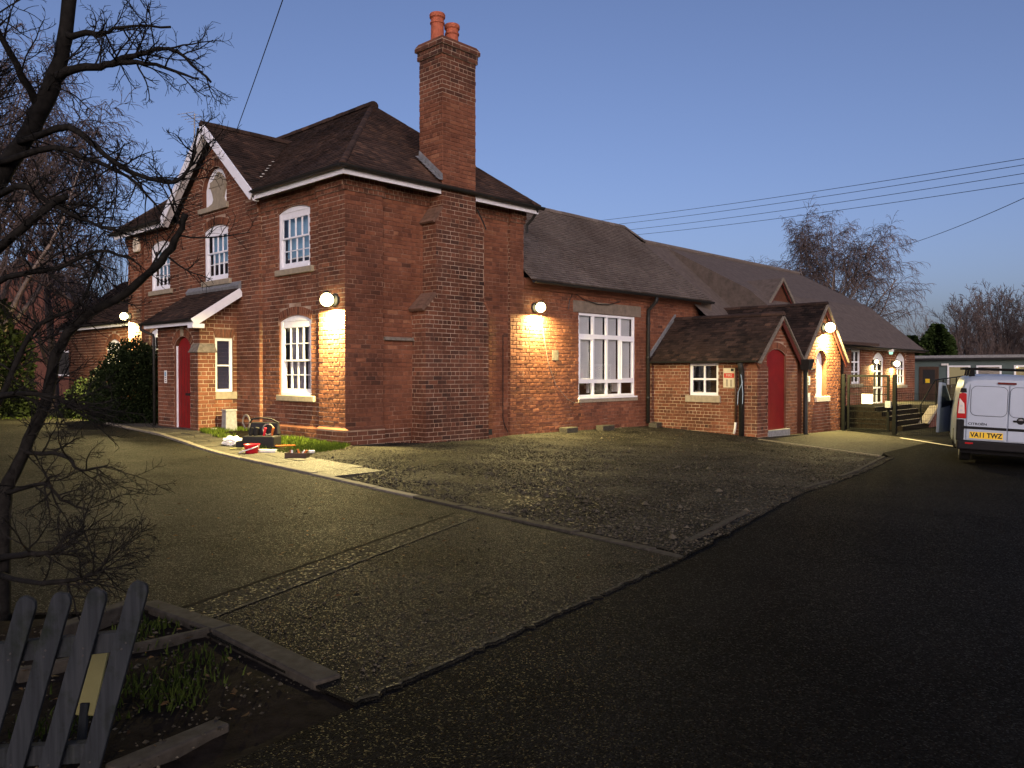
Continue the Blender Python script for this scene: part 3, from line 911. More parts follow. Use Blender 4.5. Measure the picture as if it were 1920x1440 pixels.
# niche with the carved tablet
F0 = FA(0)
nb = MB(); fshape(nb, F0, hole_loop(niche, 12), -.16, -.108)
nich = part('niche', nb, 'white_paint', house)
tm = MB()
ctr, hw, b0, hh = 5.50, .50, 5.62, .86
half = [(1.05, 0), (.95, .07), (.62, .12), (.5, .22), (.62, .40), (.80, .56), (.86, .58), (.86, .74), (.62, .76), (.45, .82), (.30, .90), (0, 1.0)]
pts = [(ctr + hw * u, b0 + hh * v) for u, v in half] + [(ctr - hw * u, b0 + hh * v) for u, v in half[:-1][::-1]]
fshape(tm, F0, pts, -.107, -.05)
part('tablet', tm, 'stone', nich, bevel=.008)
fpanel('tablet_band', nich, 'stone', F0, ctr - hw * .9, ctr + hw * .9, b0 + hh * .57, b0 + hh * .60, -.1, -.035)
sill(nich, F0, 4.82, 6.36, 5.62, .13, .07)

# front door
F1 = FA(-.92)
dm = MB(); fshape(dm, F1, [(u, v) for u, v in hole_loop(hole(4.94, 5.775, .15, 2.09, .24), 10)], -.13, -.07)
door = part('door', dm, 'red_paint', house, bevel=.006)
for k in range(1, 5):
    x = 4.94 + .82 * k / 5
    fpanel('plank_joint', door, 'ink', F1, x - .004, x + .004, .2, 2.1, -.071, -.067)
fpanel('letter_plate', door, 'cast_iron', F1, 5.12, 5.36, .93, .99, -.07, -.055)
fm = MB(); fbox(fm, F1, 5.78, 5.82, .13, 2.12, -.2, -.045)
part('door_frame', fm, 'white_paint', house, bevel=.004)
fpanel('door_step', house, 'stone_dark', F1, 4.90, 5.86, 0.02, .148, -.25, .12, .01)
km = MB(); fshape(km, F1, [(5.31, 2.36), (5.44, 2.36), (5.46, 2.66), (5.29, 2.66)], -.05, .03)
part('keystone', km, 'stone', house, bevel=.006)

# main roof
Rf = Roof(house)
ax = 2.62
gz_, gy, gs = 7.56, 5.5, (gz_s := (RZ - EZ) / (ax + OV))
gw = (gz_ - EZ) / gs
vx = -OV + (gz_ - EZ) / gs
e = EZ
OB = .45
Rf.plane([(-OV, gy - gw, e), (-OV, -OB, e), (ax, ax, RZ), (ax, gy, RZ), (vx, gy, gz_)], tone=-.06)
Rf.plane([(-OV, HY + OV, e), (-OV, gy + gw, e), (vx, gy, gz_), (ax, gy, RZ), (ax, HY - ax, RZ)], tone=-.06)
Rf.plane([(-.36, gy - gw, e), (-.30, gy - gw, e), (vx, gy, gz_), (-.36, gy, gz_)], tone=-.05)
Rf.mb.poly([(-.30, gy + gw, e), (-.36, gy + gw, e), (-.36, gy, gz_), (vx, gy, gz_)])
xe = 5.50
Rf.plane([(-OV, -OB, e), (xe, -OB, e), (ax, ax, RZ)], tone=.16)
Rf.mb.poly([(xe, -OB, e), (xe, HY + OV, e), (ax, HY - ax, RZ), (ax, ax, RZ)])
Rf.mb.poly([(xe, HY + OV, e), (-OV, HY + OV, e), (ax, HY - ax, RZ)])
Rf.ridge((ax, ax - .1, RZ + .01), (ax, HY - ax, RZ + .01), .13)
Rf.ridge((-.38, gy, gz_ + .01), (vx + .1, gy, gz_ + .01), .12)
Rf.ridge((-OV + .03, -OB + .03, e + .05), (ax, ax, RZ + .0), .07, .12)
Rf.ridge((xe - .03, -OB + .03, e + .05), (ax, ax, RZ + .0), .07, .12)
Rf.ridge((-OV + .03, HY + OV - .03, e + .05), (ax, HY - ax, RZ), .07, .12)
roof = Rf.done(300)
# soffit closing the overhang
sb = MB(); sb.box(-.36, .05, -.36, 3.06, 5.50, 5.512); sb.box(-.36, .05, 7.94, 11.36, 5.50, 5.512); sb.box(.06, 5.48, -.43, .05, 5.50, 5.512)
part('soffit', sb, 'stone_dark', house)
# valley mortar flecks
for k in range(6):
    f = .22 + .06 * k + rnd.uniform(-.02, .02)
    q = Vector((-OV, gy - gw, e)).lerp(Vector((vx, gy, gz_)), f)
    fm = MB(); fm.bar(q + Vector((.0, -.03, .07)), q + Vector((.05, .03, .09)), .05, .012)
    part('valley_mortar', fm, 'white_plastic', roof)
# fascias, bargeboards, gutters
board(house, (-.27, -.35, 5.45), (-.27, 3.12, 5.45), .03, .13)
board(house, (-.27, 7.86, 5.45), (-.27, 11.3, 5.45), .03, .13)
board(house, (-.255, -.34, 5.452), (2.27, -.34, 5.452), .03, .126)
board(house, (3.31, -.34, 5.452), (5.46, -.34, 5.452), .03, .126)
gutter(house, (-.37, 3.02, 5.55), (-.37, -.50, 5.55), .065)
gutter(house, (-.37, 11.45, 5.55), (-.37, 7.98, 5.55), .065)
gutter(house, (-.43, -.445, 5.552), (5.55, -.445, 5.552), .066)
for sgn in (-1, 1):
    a = Vector((-.345, gy + sgn * (gw - .02), EZ - .06)); b = Vector((-.345, gy, gz_ - .10))
    board(house, a, b, .035, .22, name='bargeboard', up=(0, sgn * -.7, .7))
    a2, b2 = a + Vector((.115, 0, -.10)), b + Vector((.115, 0, -.12))
    board(house, a2, b2, .14, .03, 'white_paint', 'verge_soffit', up=(0, sgn * -.64, .76))
# porch roof (lean-to)
PR = Roof(house, 'porch_roof', 'tile')
PR.plane([(-1.22, 7.02, 2.70), (-1.22, 4.22, 2.70), (.0, 4.22, 3.50), (.0, 7.02, 3.50)], tone=-.1)
proof = PR.done(120)
pb = MB(); pb.hexa([(-1.2, 4.24, 2.66), (-.02, 4.24, 3.43), (-.02, 7.0, 3.43), (-1.2, 7.0, 2.66), (-1.2, 4.24, 2.69), (-.02, 4.24, 3.46), (-.02, 7.0, 3.46), (-1.2, 7.0, 2.69)])
part('boarding', pb, 'brown_door', proof)
board(house, (-1.2, 4.21, 2.62), (-.01, 4.21, 3.40), .035, .19, name='bargeboard')
bm_ = MB(); bm_.box(-1.215, -.93, 4.195, 4.46, 2.50, 2.60)
part('verge_foot', bm_, 'white_paint', house, bevel=.006)
board(house, (-1.17, 4.24, 2.62), (-1.17, 6.98, 2.62), .03, .10)
gutter(house, (-1.25, 7.06, 2.70), (-1.25, 4.2, 2.70), .05, name='porch_gutter')
downpipe(house, [(-1.25, 7.0, 2.66), (-1.25, 7.0, 2.55), (-1.0, 6.86, 2.42), (-.99, 6.84, 2.3), (-.99, 6.84, .1)], .035)
fl = MB(); fl.hexa([(-.06, 4.22, 3.46), (-.015, 4.22, 3.46), (-.015, 7.02, 3.46), (-.06, 7.02, 3.46), (-.10, 4.22, 3.55), (-.015, 4.22, 3.66), (-.015, 7.02, 3.66), (-.10, 7.02, 3.55)])
part('flashing', fl, 'lead', house)

# chimney stack
Wc = Wall(house, 'chimney')
cx0, cx1, cy0, cy1 = 2.29, 3.29, -.37, .40
def ring(z0, z1, g, tone, bond='garden'):
    rd_ = tone > .05
    Wc.add(FB(cy0 - g), [(cx0 - g, z0), (cx1 + g, z0), (cx1 + g, z1), (cx0 - g, z1)], bond=bond, tone=tone, red=rd_)
    Wc.add(FA(cx0 - g), [(cy0 - g, z0), (cy1 + g, z0), (cy1 + g, z1), (cy0 - g, z1)], bond=bond, tone=tone, red=rd_)
    Wc.add(Face((cx1 + g, 0, 0), (0, 1, 0), (1, 0, 0)), [(cy0 - g, z0), (cy1 + g, z0), (cy1 + g, z1), (cy0 - g, z1)], lay=False)
    Wc.add(Face((0, cy1 + g, 0), (1, 0, 0), (0, 1, 0)), [(cx0 - g, z0), (cx1 + g, z0), (cx1 + g, z1), (cx0 - g, z1)], lay=False)
C_ = COURSE
ring(5.60, 80 * C_, 0, .14); ring(80 * C_, 84 * C_, 0, -.02); ring(84 * C_, 90 * C_, 0, -.16); ring(90 * C_, 92 * C_, .035, -.26); ring(92 * C_, 93.1 * C_, .075, -.2)
for z, g in ((90 * C_ + .0005, .035), (92 * C_ + .0005, .075)):
    Wc.mb.poly([(cx0 - g, cy0 - g, z), (cx0 - g, cy1 + g, z), (cx1 + g, cy1 + g, z), (cx1 + g, cy0 - g, z)])
chim = Wc.done(300)
g = .075
cap(rect(cx0 - g, cx1 + g, cy0 - g, cy1 + g, 8.75), rect(cx0 - .02, cx1 + .02, cy0 - .02, cy1 + .02, 8.84), 'brick', 'chimney_cap', chim)
cap(rect(cx0 - .0, cx1 + .0, cy0 - .0, cy1 + .0, 8.845), rect(cx0 + .25, cx1 - .2, cy0 + .22, cy1 - .2, 8.95), 'stone_dark', 'flaunching', chim)
for (px, py, zb, h) in ((2.56, .10, 8.86, .66), (3.02, .12, 8.84, .58)):
    pm = MB()
    pm.lathe((px, py, zb), [(.165, 0), (.15, .1), (.145, .3 * h / .6), (.145, h - .24), (.165, h - .225), (.165, h - .195), (.145, h - .18), (.148, h - .12), (.175, h - .09), (.180, h - .03), (.165, h), (.12, h), (.115, h - .15)], 20)
    part('chimney_pot', pm, 'red_clay', chim, smooth_=False)
cb = MB(); cb.box(cx1, cx1 + .1, .0, .25, 7.12, 7.2); cb.box(cx1, cx1 + .06, .0, .25, 7.03, 7.119)
part('corbel', cb, 'brick', chim)
for k in range(7):
    f = k / 6
    lm = MB(); y = -.33 + .68 * f; z = 5.60 + (y + OB) * (RZ - EZ) / (ax + OB)
    lm.poly([(2.275, y - .07, z - .01), (2.275, y + .07, z + .10), (2.275, y + .05, z + .22), (2.275, y - .06, z + .13)])
    lm.poly([(2.275, y - .07, z - .01), (2.275, y + .07, z + .10), (2.16, y + .06, z + .07), (2.17, y - .08, z - .02)])
    part('lead_flashing', lm, 'lead', chim)
# iron strap and a spalled brick on the chimney breast
sm_ = MB(); sm_.tube([(3.32, -.39, 5.2), (3.50, -.39, 4.95), (3.60, -.39, 4.78)], .018, 8)
part('iron_stay', sm_, 'cast_iron', house)
dp = MB(); dp.tube([(5.42, -.36, 5.48), (5.40, -.20, 5.28), (5.36, -.06, 5.15), (5.36, -.06, 4.95)], .035, 8)
part('downpipe', dp, 'cast_iron', house)
bc = MB(); bc.tube([(4.55, -.015, 2.4), (4.55, -.015, .35), (4.60, -.02, .2), (4.72, -.02, .02)], .012, 6)
part('earth_cable', bc, 'black_plastic', house)
ab = fpanel('air_brick', house, 'ink', FB(.08), 4.02, 4.26, -.02, .12, -.01, .014)

# side wing beyond the house
sw = thing('side_wing', 'low brick wing with one arched window beyond the left end of the house', 'annexe', (.6, 13.5, 0))
Ws = Wall(sw)
sh = hole(13.10, 14.42, 1.15, 2.25, .30, .2)
Ws.add(FA(.6), [(11.0, ZB), (18, ZB), (18, 3.0), (11.0, 3.0)], [sh])
Ws.add(Face((0, 11.0, 0), (1, 0, 0), (0, -1, 0)), [(.6, ZB), (3, ZB), (3, 3.0), (.6, 3.0)], lay=False)
Ws.done(150)
Rs = Roof(sw, 'roof')
Rs.plane([(.3, 18.3, 3.05), (.3, 11.02, 3.05), (2.6, 11.02, 4.9), (2.6, 18.3, 4.9)])
Rs.done(60)
board(sw, (.36, 11.02, 2.99), (.36, 18.2, 2.99), .03, .14)
gutter(sw, (.27, 18.3, 3.05), (.27, 11.05, 3.05), .05)
sash_window(sw, FA(.6), 13.10, 14.42, 1.15, 2.25, .30, (5, 2), (5, 2), .5, 'none')
# ---------------------------------------------------------------- single-storey school hall
hall = thing('school_hall', 'single-storey brick hall with long tiled roof and large four-light white window', 'hall', (9.5, 0, 0))
Wh = Wall(hall)
bigw = hole(7.51, 10.15, .80, 3.10, 0, 0)
Wh.add(FB(.03), [(HX, -.7), (13.7, -.7), (13.7, 3.86), (HX, 3.86)], [bigw], bond='garden', tone=.10, red=True)
Wh.add(Face((13.7, 0, 0), (0, 1, 0), (1, 0, 0)), [(.03, -.7), (5.4, -.7), (5.4, 3.8), (.03, 3.8)], lay=False)
Wh.done(300)
fpanel('lintel', hall, 'lintel_stone', FB(.03), 7.27, 10.42, 3.105, 3.42, -.1, .018, .01)
fpanel('eaves_course', hall, 'brick', FB(.03), HX + .02, 13.72, 3.58, 3.66, -.02, .045)
fpanel('eaves_course', hall, 'brick', FB(.03), HX + .02, 13.74, 3.66, 3.82, -.02, .08)
# big window: four lights, transom, low hoppers, grey roller blinds
F = FB(.03); u0, u1, v0, v1 = 7.51, 10.15, .80, 3.10
wm = MB(); fr = .07; d0, d1 = -.10, -.025
fbox(wm, F, u0, u0 + fr, v0, v1, d0, d1); fbox(wm, F, u1 - fr, u1, v0, v1, d0, d1); fbox(wm, F, u0 + fr, u1 - fr, v1 - fr, v1, d0, d1); fbox(wm, F, u0 + fr, u1 - fr, v0, v0 + fr, d0, d1)
bw = part('window', wm, 'upvc', hall, bevel=.006)
us = [u0 + fr + (u1 - u0 - 2 * fr) * k / 4 for k in range(5)]
vs = [v0 + fr, 1.235, 2.47, v1 - fr]
mm = MB()
for x in us[1:-1]: fbox(mm, F, x - .04, x + .04, v0 + fr, v1 - fr, d0, d1 - .004)
for y, hgt in ((vs[1], .05), (vs[2], .06)): fbox(mm, F, u0 + fr, u1 - fr, y - hgt, y + hgt, d0, d1 - .001)
part('mullions', mm, 'upvc', bw)
for i in range(4):
    sm2 = MB()
    a, b = us[i] + (.04 if i else 0), us[i + 1] - (.04 if i < 3 else 0)
    c, e2 = vs[1] + .05, vs[2] - .06
    if i in (0, 3):
        fbox(sm2, F, a, a + .035, c, e2, -.09, -.012); fbox(sm2, F, b - .035, b, c, e2, -.09, -.012)
        fbox(sm2, F, a + .035, b - .035, c, c + .035, -.09, -.012); fbox(sm2, F, a + .035, b - .035, e2 - .035, e2, -.09, -.012)
        part('opening_light', sm2, 'upvc', bw, bevel=.005)

for i in range(4):
    a, b = us[i] + (.04 if i else 0) + .002, us[i + 1] - (.04 if i < 3 else 0) - .002
    for (c, e2) in ((v0 + fr, vs[1] - .05), (vs[1] + .05, vs[2] - .06), (vs[2] + .06, v1 - fr)):
        pane(bw, F, a, b, c + .002, e2 - .002, -.06)
    fpanel('blind', bw, 'blind_grey', F, a - .02, b - .045, vs[1] - .03, v1 - fr + .02, -.13, -.122)
fpanel('window_board', bw, 'upvc', F, u0 - .03, u1 + .05, v0 - .045, v0, -.1, .06, .006)
fpanel('sill', bw, 'stone', F, u0 - .02, u1 + .10, v0 - .14, v0 - .05, -.05, .035, .008)
fpanel('room_back', bw, 'room_dark', F, u0 - .2, u1 + .2, v0 - .2, v1, -1.3, -1.25)
for (a, b, c, d, e_, mt) in ((8.55, 8.62, .9, 2.05, -.5, 'upvc'), (8.60, 9.15, 1.02, 1.12, -.6, 'room_item'), (9.2, 9.8, .95, 1.18, -.7, 'room_item'), (9.45, 9.50, .9, 2.0, -.55, 'upvc'), (9.62, 9.95, .92, 1.16, -.4, 'white_plastic')):
    fpanel('furniture', bw, mt, F, a, b, c, d, e_ - .05, e_)
# roofs: steep slope over the hall, longer flatter slope over the wing
RH = Roof(hall, 'roof', 'tile_hall')
RH.plane([(HX, -.27, 3.79), (13.98, -.27, 3.79), (13.25, 2.7, 6.44), (HX, 2.7, 6.44)])
RH.mb.poly([(HX, 2.7, 6.44), (13.25, 2.7, 6.44), (13.98, 5.7, 3.79), (HX, 5.7, 3.79)])
RH.mb.poly([(13.25, 2.7, 6.44), (13.98, -.27, 3.79), (14.02, -.27, 3.42), (14.4, 2.7, 6.08)])
RH.ridge((HX, 2.7, 6.45), (13.25, 2.7, 6.45), .12)
RH.ridge((13.28, 2.68, 6.44), (14.4, 2.62, 6.08), .10, .25)
rh = RH.done(300)
gutter(hall, (HX + .02, -.33, 3.76), (14.02, -.33, 3.76), .065)
downpipe(hall, [(10.72, -.33, 3.70), (10.72, -.33, 3.58), (10.70, -.07, 3.33), (10.70, -.06, 3.1), (10.70, -.06, -.02)], .055)
for z in (2.9, 1.9, .7):
    cb = MB(); cb.lathe((10.70, -.06, z), [(.06, 0), (.068, .01), (.068, .05), (.06, .06)], 12)
    part('pipe_collar', cb, 'cast_iron', hall)
# cables on the hall wall
cbm = MB(); cbm.tube([(5.95, -.0, 2.95), (6.12, .0, 2.2), (6.25, 0, 1.7), (6.55, 0, 1.15), (7.0, 0, .78), (7.3, -.02, .66), (7.52, -.03, .69), (7.56, -.03, .6)], .0065, 5)
part('cable', cbm, 'cable_grey', hall)
cbm = MB(); pts = [(7.05, .0, 3.15), (7.1, 0, 3.4), (7.25, 0, 3.62), (7.7, -.03, 3.45), (8.3, -.03, 3.36), (8.8, -.03, 3.38), (9.3, -.02, 3.5)]
cbm.tube(pts, .011, 5); part('cable', cbm, 'black_plastic', hall)
fpanel('wall_plate', hall, 'stone_dark', FB(.03), 6.42, 6.66, 1.80, 2.06, -.01, .016)

# ---------------------------------------------------------------- small porch with the blocked red door
porch = thing('side_porch', 'small tiled brick porch with red arched door and four-pane window beside the hall', 'porch', (12.2, -1.7, -.25))
PX, PY = 10.95, -3.38
Wp = Wall(porch)
pw4 = hole(-2.24, -1.30, .82, 1.76, 0, 0)
Wp.add(FA(PX), [(PY, -.9), (.03, -.9), (.03, 1.84), (PY, 1.84)], [pw4], bond='garden', tone=.05)
pd = hole(11.55, 12.76, -.13, 1.96, .18, .2)
Wp.add(FB(PY), [(PX, -.9), (13.52, -.9), (13.52, 1.88), (12.24, 3.02), (PX, 1.86)], [pd], bond='garden', tone=.07)
Wp.add(Face((13.52, 0, 0), (0, 1, 0), (1, 0, 0)), [(PY, -.9), (.03, -.9), (.03, 1.84), (PY, 1.84)], lay=False)
# battered pier at the near corner
Wp.add(FA(PX - .07), [(PY - .07, -.9), (PY + .36, -.9), (PY + .36, 1.6), (PY - .07, 1.6)], bond='garden', tone=-.05)
Wp.add(FB(PY - .07), [(PX - .07, -.9), (11.5, -.9), (11.5, 1.6), (PX - .07, 1.6)], bond='garden', tone=.02)
Wp.done(220)
cap(rect(PX - .09, 11.5, PY - .09, PY + .36, 1.6), rect(PX + .01, 11.5, PY + .01, PY + .34, 1.74), 'brick', 'pier_cap', porch)
w4 = grid_window(porch, FA(PX), -2.24, -1.30, .82, 1.76, [.5], [.5], .09, .05, 'white_paint', -.05)
sill(w4, FA(PX), -2.32, -1.20, .82, .19, .06)
fpanel('shelf_item', w4, 'room_item', FA(PX), -2.2, -2.08, .9, 1.06, -.4, -.35)
fpanel('shelf_item', w4, 'room_item', FA(PX), -1.55, -1.35, .88, .93, -.3, -.25)
dm = MB(); fshape(dm, FB(PY), hole_loop(hole(11.56, 12.75, -.13, 1.955, .175), 12), -.10, -.05)
rd = part('door', dm, 'red_paint', porch, bevel=.004)
fpanel('door_step', porch, 'grey_box', FB(PY), 11.54, 12.85, -.42, -.132, -.1, .10, .01)
RP = Roof(porch, 'roof', 'tile')
ex0, ex1, eze, apx, apz = 10.78, 13.70, 1.80, 12.24, 3.12
RP.plane([(ex0, .03, eze), (ex0, PY - .16, eze), (apx, PY - .16, apz), (apx, .03, apz)], tone=-.12)
RP.mb.poly([(ex1, PY - .16, eze), (ex1, .03, eze), (apx, .03, apz), (apx, PY - .16, apz)])
RP.ridge((apx, PY - .18, apz + .01), (apx, .0, apz + .01), .10)
RP.done(300)
for sx, x0 in ((1, ex0), (-1, ex1)):
    a, b = Vector((x0 + sx * .03, PY - .16, eze - .07)), Vector((apx, PY - .16, apz - .07))
    board(porch, a, b, .10, .05, 'stone_dark', 'verge', up=(-.67 * sx, 0, .74))
    board(porch, a + Vector((sx * .02, .03, -.09)), b + Vector((0, .03, -.11)), .035, .16, 'barge_red' if sx < 0 else 'brick', 'bargeboard', up=(-.67 * sx, 0, .74))
gutter(porch, (ex0 - .05, .0, eze), (ex0 - .05, PY - .1, eze), .055)
fl = MB()
fl.hexa([(ex0 - .02, -.03, eze + .03), (ex0 - .02, .03, eze + .03), (apx, .03, apz + .04), (apx, -.03, apz + .04), (ex0 - .02, -.05, eze + .16), (ex0 - .02, .028, eze + .16), (apx, .028, apz + .16), (apx, -.05, apz + .16)])
part('flashing', fl, 'lead', porch)
downpipe(porch, [(10.76, -3.0, 1.75), (10.80, -3.0, 1.6), (10.85, -3.0, 1.5), (10.85, -3.0, -.36)], .075, name='soil_pipe')
downpipe(porch, [(10.90, -2.80, 1.62), (10.90, -2.80, .1)], .03, 'brown_door', 'waste_pipe')
downpipe(porch, [(10.90, -2.80, .1), (10.89, -2.79, -.05), (10.86, -2.77, -.22)], .034, 'white_plastic', 'waste_pipe')
rp = MB(); rp.tube([(10.76, -3.02, 1.42), (10.74, -3.04, 1.40), (10.76, -3.07, 1.2), (10.74, -2.96, .95), (10.72, -2.95, .6)], .009, 5); rp.tube([(10.76, -3.04, 1.40), (10.75, -3.09, .9), (10.75, -3.08, .62)], .009, 5)
part('rope', rp, 'blue_rope', porch)
# hopper and pipe in the valley between the two gables
hp = MB(); hp.hexa([(13.50, -3.72, 1.55), (13.70, -3.72, 1.55), (13.70, -3.50, 1.55), (13.50, -3.50, 1.55), (13.42, -3.78, 1.86), (13.80, -3.78, 1.86), (13.80, -3.46, 1.86), (13.42, -3.46, 1.86)])
hpp = part('rain_hopper', hp, 'cast_iron', porch)
downpipe(porch, [(13.60, -3.60, 1.56), (13.60, -3.60, -.30), (13.66, -3.66, -.42)], .065)

# ---------------------------------------------------------------- gabled lobby with the lamp
lobby = thing('gabled_lobby', 'steep gabled brick lobby with arched white window and bright lamp at its peak', 'lobby', (15.2, -2, -.35))
LY = -3.42
Wl = Wall(lobby)
lw = hole(14.72, 15.52, .74, 1.86, .30, .14)
Wl.add(FB(LY), [(13.72, -.9), (16.62, -.9), (16.62, 1.98), (15.2, 3.50), (13.72, 1.94)], [lw], bond='garden', tone=.14, reveal=.2)
Wl.add(FA(13.72), [(LY, -.9), (-.4, -.9), (-.4, 1.9), (LY, 1.9)], lay=False)
Wl.add(Face((16.62, 0, 0), (0, 1, 0), (1, 0, 0)), [(LY, -.9), (-.4, -.9), (-.4, 1.9), (LY, 1.9)], lay=False)
Wl.done(150)
lwin = grid_window(lobby, FB(LY), 14.74, 15.18, .74, 2.02, [.5], [.45], .06, .04, 'white_paint', -.12, 'room_item', backd=-.3)
hm = MB(); fshape(hm, FB(LY), [(14.72, 2.03)] + [(14.72 + .8 * k / 8, 1.86 + .30 * math.sin(math.pi * k / 8) ** .7) for k in range(1, 8)] + [(15.52, 2.03)], -.19, -.13)
part('window_head', hm, 'white_paint', lwin)
fpanel('window_side', lwin, 'white_paint', FB(LY), 15.19, 15.51, .74, 2.02, -.19, -.15)
sill(lwin, FB(LY), 14.64, 15.66, .74, .16, .08, 'cream_paint')
RL = Roof(lobby, 'roof', 'tile')
for sx, x0 in ((1, 13.52), (-1, 16.90)):
    z0 = 1.86
    if sx > 0: RL.plane([(x0, .6, z0), (x0, LY - .14, z0), (15.2, LY - .14, 3.60), (15.2, .6, 3.60)], tone=-.12)
    else: RL.mb.poly([(x0, LY - .14, z0), (x0, .6, z0), (15.2, .6, 3.60), (15.2, LY - .14, 3.60)])
    a, b = Vector((x0, LY - .15, z0 - .05)), Vector((15.2, LY - .15, 3.54))
    board(lobby, a, b, .10, .05, 'stone_dark', 'verge', up=(-.72 * sx, 0, .69))
    board(lobby, a + Vector((sx * .04, .03, -.10)), b + Vector((0, .03, -.13)), .035, .15, 'barge_red', 'bargeboard', up=(-.72 * sx, 0, .69))
RL.ridge((15.2, LY - .16, 3.61), (15.2, .6, 3.61), .09)
RL.done(200)
lc = MB(); lc.tube([(13.75, LY - .02, 1.62), (13.9, LY - .02, 1.64), (14.1, LY - .03, 1.58), (14.35, LY - .02, 1.56), (14.7, LY - .02, 1.62)], .012, 5)
part('cable', lc, 'black_plastic', lobby); lc = MB(); lc.tube([(14.55, LY - .02, 2.75), (14.5, LY - .03, 2.62), (14.48, LY - .02, 2.45)], .01, 5)
part('cable', lc, 'black_plastic', lobby)

# ---------------------------------------------------------------- classroom wing behind the gate
wing = thing('classroom_wing', 'long brick classroom wing with arched white windows, glazed entrance and dark slate-coloured roof', 'classroom', (22, 0, 0))
WY = -2.5
Ww = Wall(wing)
wh = [hole(19.95, 20.85, 1.06, 2.30, .22, .12), hole(22.12, 23.30, .25, 2.0, .24, .12), hole(24.60, 25.72, .97, 2.0, .26, .12)]
Ww.add(FB(WY), [(16.6, -.9), (26.9, -.9), (26.9, 2.56), (16.6, 2.56)], wh, bond='garden', tone=.12)
Ww.add(Face((26.9, 0, 0), (0, 1, 0), (1, 0, 0)), [(WY, -.9), (7.5, -.9), (7.5, 2.5), (2.5, 5.9), (WY, 2.5)], lay=False)
Ww.add(Face((16.6, 0, 0), (0, 1, 0), (-1, 0, 0)), [(WY, -.9), (2.5, -.9), (2.5, 3.5), (-1.0, 2.3), (WY, 2.3)], lay=False)
Ww.done(120)
for (u0, u1, v0, v1, rise), rows in zip(((19.95, 20.85, 1.06, 2.30, .22), (24.60, 25.72, .97, 2.0, .26)), ([.33, .66], [.33, .66])):
    cw = grid_window(wing, FB(WY), u0, u1, v0, v1, [.5] if u0 < 21 else [.33, .66], rows, .08, .05, 'upvc', -.04)
    hm = MB(); fshape(hm, FB(WY), [(u0, v1 + .001)] + arch_pts(hole(u0, u1, v1 - 1, v1, rise), 8)[1:-1] + [(u1, v1 + .001)], -.1, -.04); part('window_head', hm, 'upvc', cw)
    sill(cw, FB(WY), u0 - .1, u1 + .1, v0, .13, .07, 'stone')
ent = grid_window(wing, FB(WY), 22.12, 23.30, .25, 2.0, [.5], [.35, .75], .08, .06, 'upvc', -.05, 'room_lit', name='entrance_door', backd=-.35)
hm = MB(); fshape(hm, FB(WY), [(22.12, 2.001)] + arch_pts(hole(22.12, 23.30, 1, 2.0, .24), 8)[1:-1] + [(23.30, 2.001)], -.1, -.04); part('door_head', hm, 'upvc', ent)
for k in range(5):
    fpanel('window_film', ent, 'yellow_tub', FB(WY), 22.3 + .16 * k, 22.36 + .16 * k, .35, 1.9, -.34, -.33)
rw = MB()
prof = [(-2.85, 2.38), (-.6, 4.30), (2.7, 6.08)]
for (y0, z0), (y1, z1) in zip(prof[:-1], prof[1:]):
    rw.poly([(15.9, y0, z0), (27.15, y0, z0), (27.15, y1, z1), (15.9, y1, z1)])
rw.poly([(13.3, 2.7, 6.08), (27.15, 2.7, 6.08), (27.15, 8.2, 2.4), (13.3, 8.2, 2.4)])
rw.poly([(13.3, -1.6, 2.30), (15.92, -1.6, 2.30), (15.92, 2.7, 6.085), (13.3, 2.7, 6.085)])
rw.poly([(15.9, -2.85, 2.38), (15.9, -.6, 4.30), (15.9, 2.7, 6.08), (15.9, -1.6, 2.30)])
rw.box(17.2, 27.15, -2.85, -2.55, 2.30, 2.37)
wr_ = part('roof', rw, 'slate_far', wing)
rr = MB(); rr.tube([(14.3, 2.7, 6.09), (27.15, 2.7, 6.09)], .1, 8); part('ridge', rr, 'tile_hall', wr_)
gutter(wing, (16.7, -2.92, 2.40), (27.2, -2.92, 2.40), .06)
downpipe(wing, [(18.9, -2.9, 2.35), (18.9, -2.6, 2.1), (18.9, -2.56, -.4)], .05)
# upper gable rising out of the wing roof
ug = MB(); ug.poly([(16.15, -1.0, 3.3), (18.5, -1.0, 3.3), (18.5, -1.0, 3.6), (17.36, -1.0, 4.62), (16.15, -1.0, 3.6)])
ugo = part('roof_gable', ug, 'brick', wing)
ur = MB()
ur.poly([(15.95, -1.13, 3.5), (17.36, -1.13, 4.76), (17.36, 1.5, 4.76), (15.95, 1.5, 3.5)][::-1]); ur.poly([(18.75, -1.13, 3.5), (17.36, -1.13, 4.76), (17.36, 1.5, 4.76), (18.75, 1.5, 3.5)])
part('gable_roof', ur, 'slate_far', ugo)
for sx in (-1, 1):
    board(ugo, (17.36 + sx * 1.4, -1.14, 3.49), (17.36, -1.14, 4.73), .05, .10, 'stone_dark', 'verge', up=(sx * .68, 0, .74))
    board(ugo, (17.36 + sx * 1.24, -1.1, 3.46), (17.36, -1.1, 4.60), .04, .06, 'barge_red', 'bargeboard', up=(sx * .68, 0, .74))
# flat canopy over the entrance
cn = MB(); cn.box(16.7, 20.9, -3.15, -2.86, 2.42, 2.52); part('canopy_edge', cn, 'brown_door', wing)

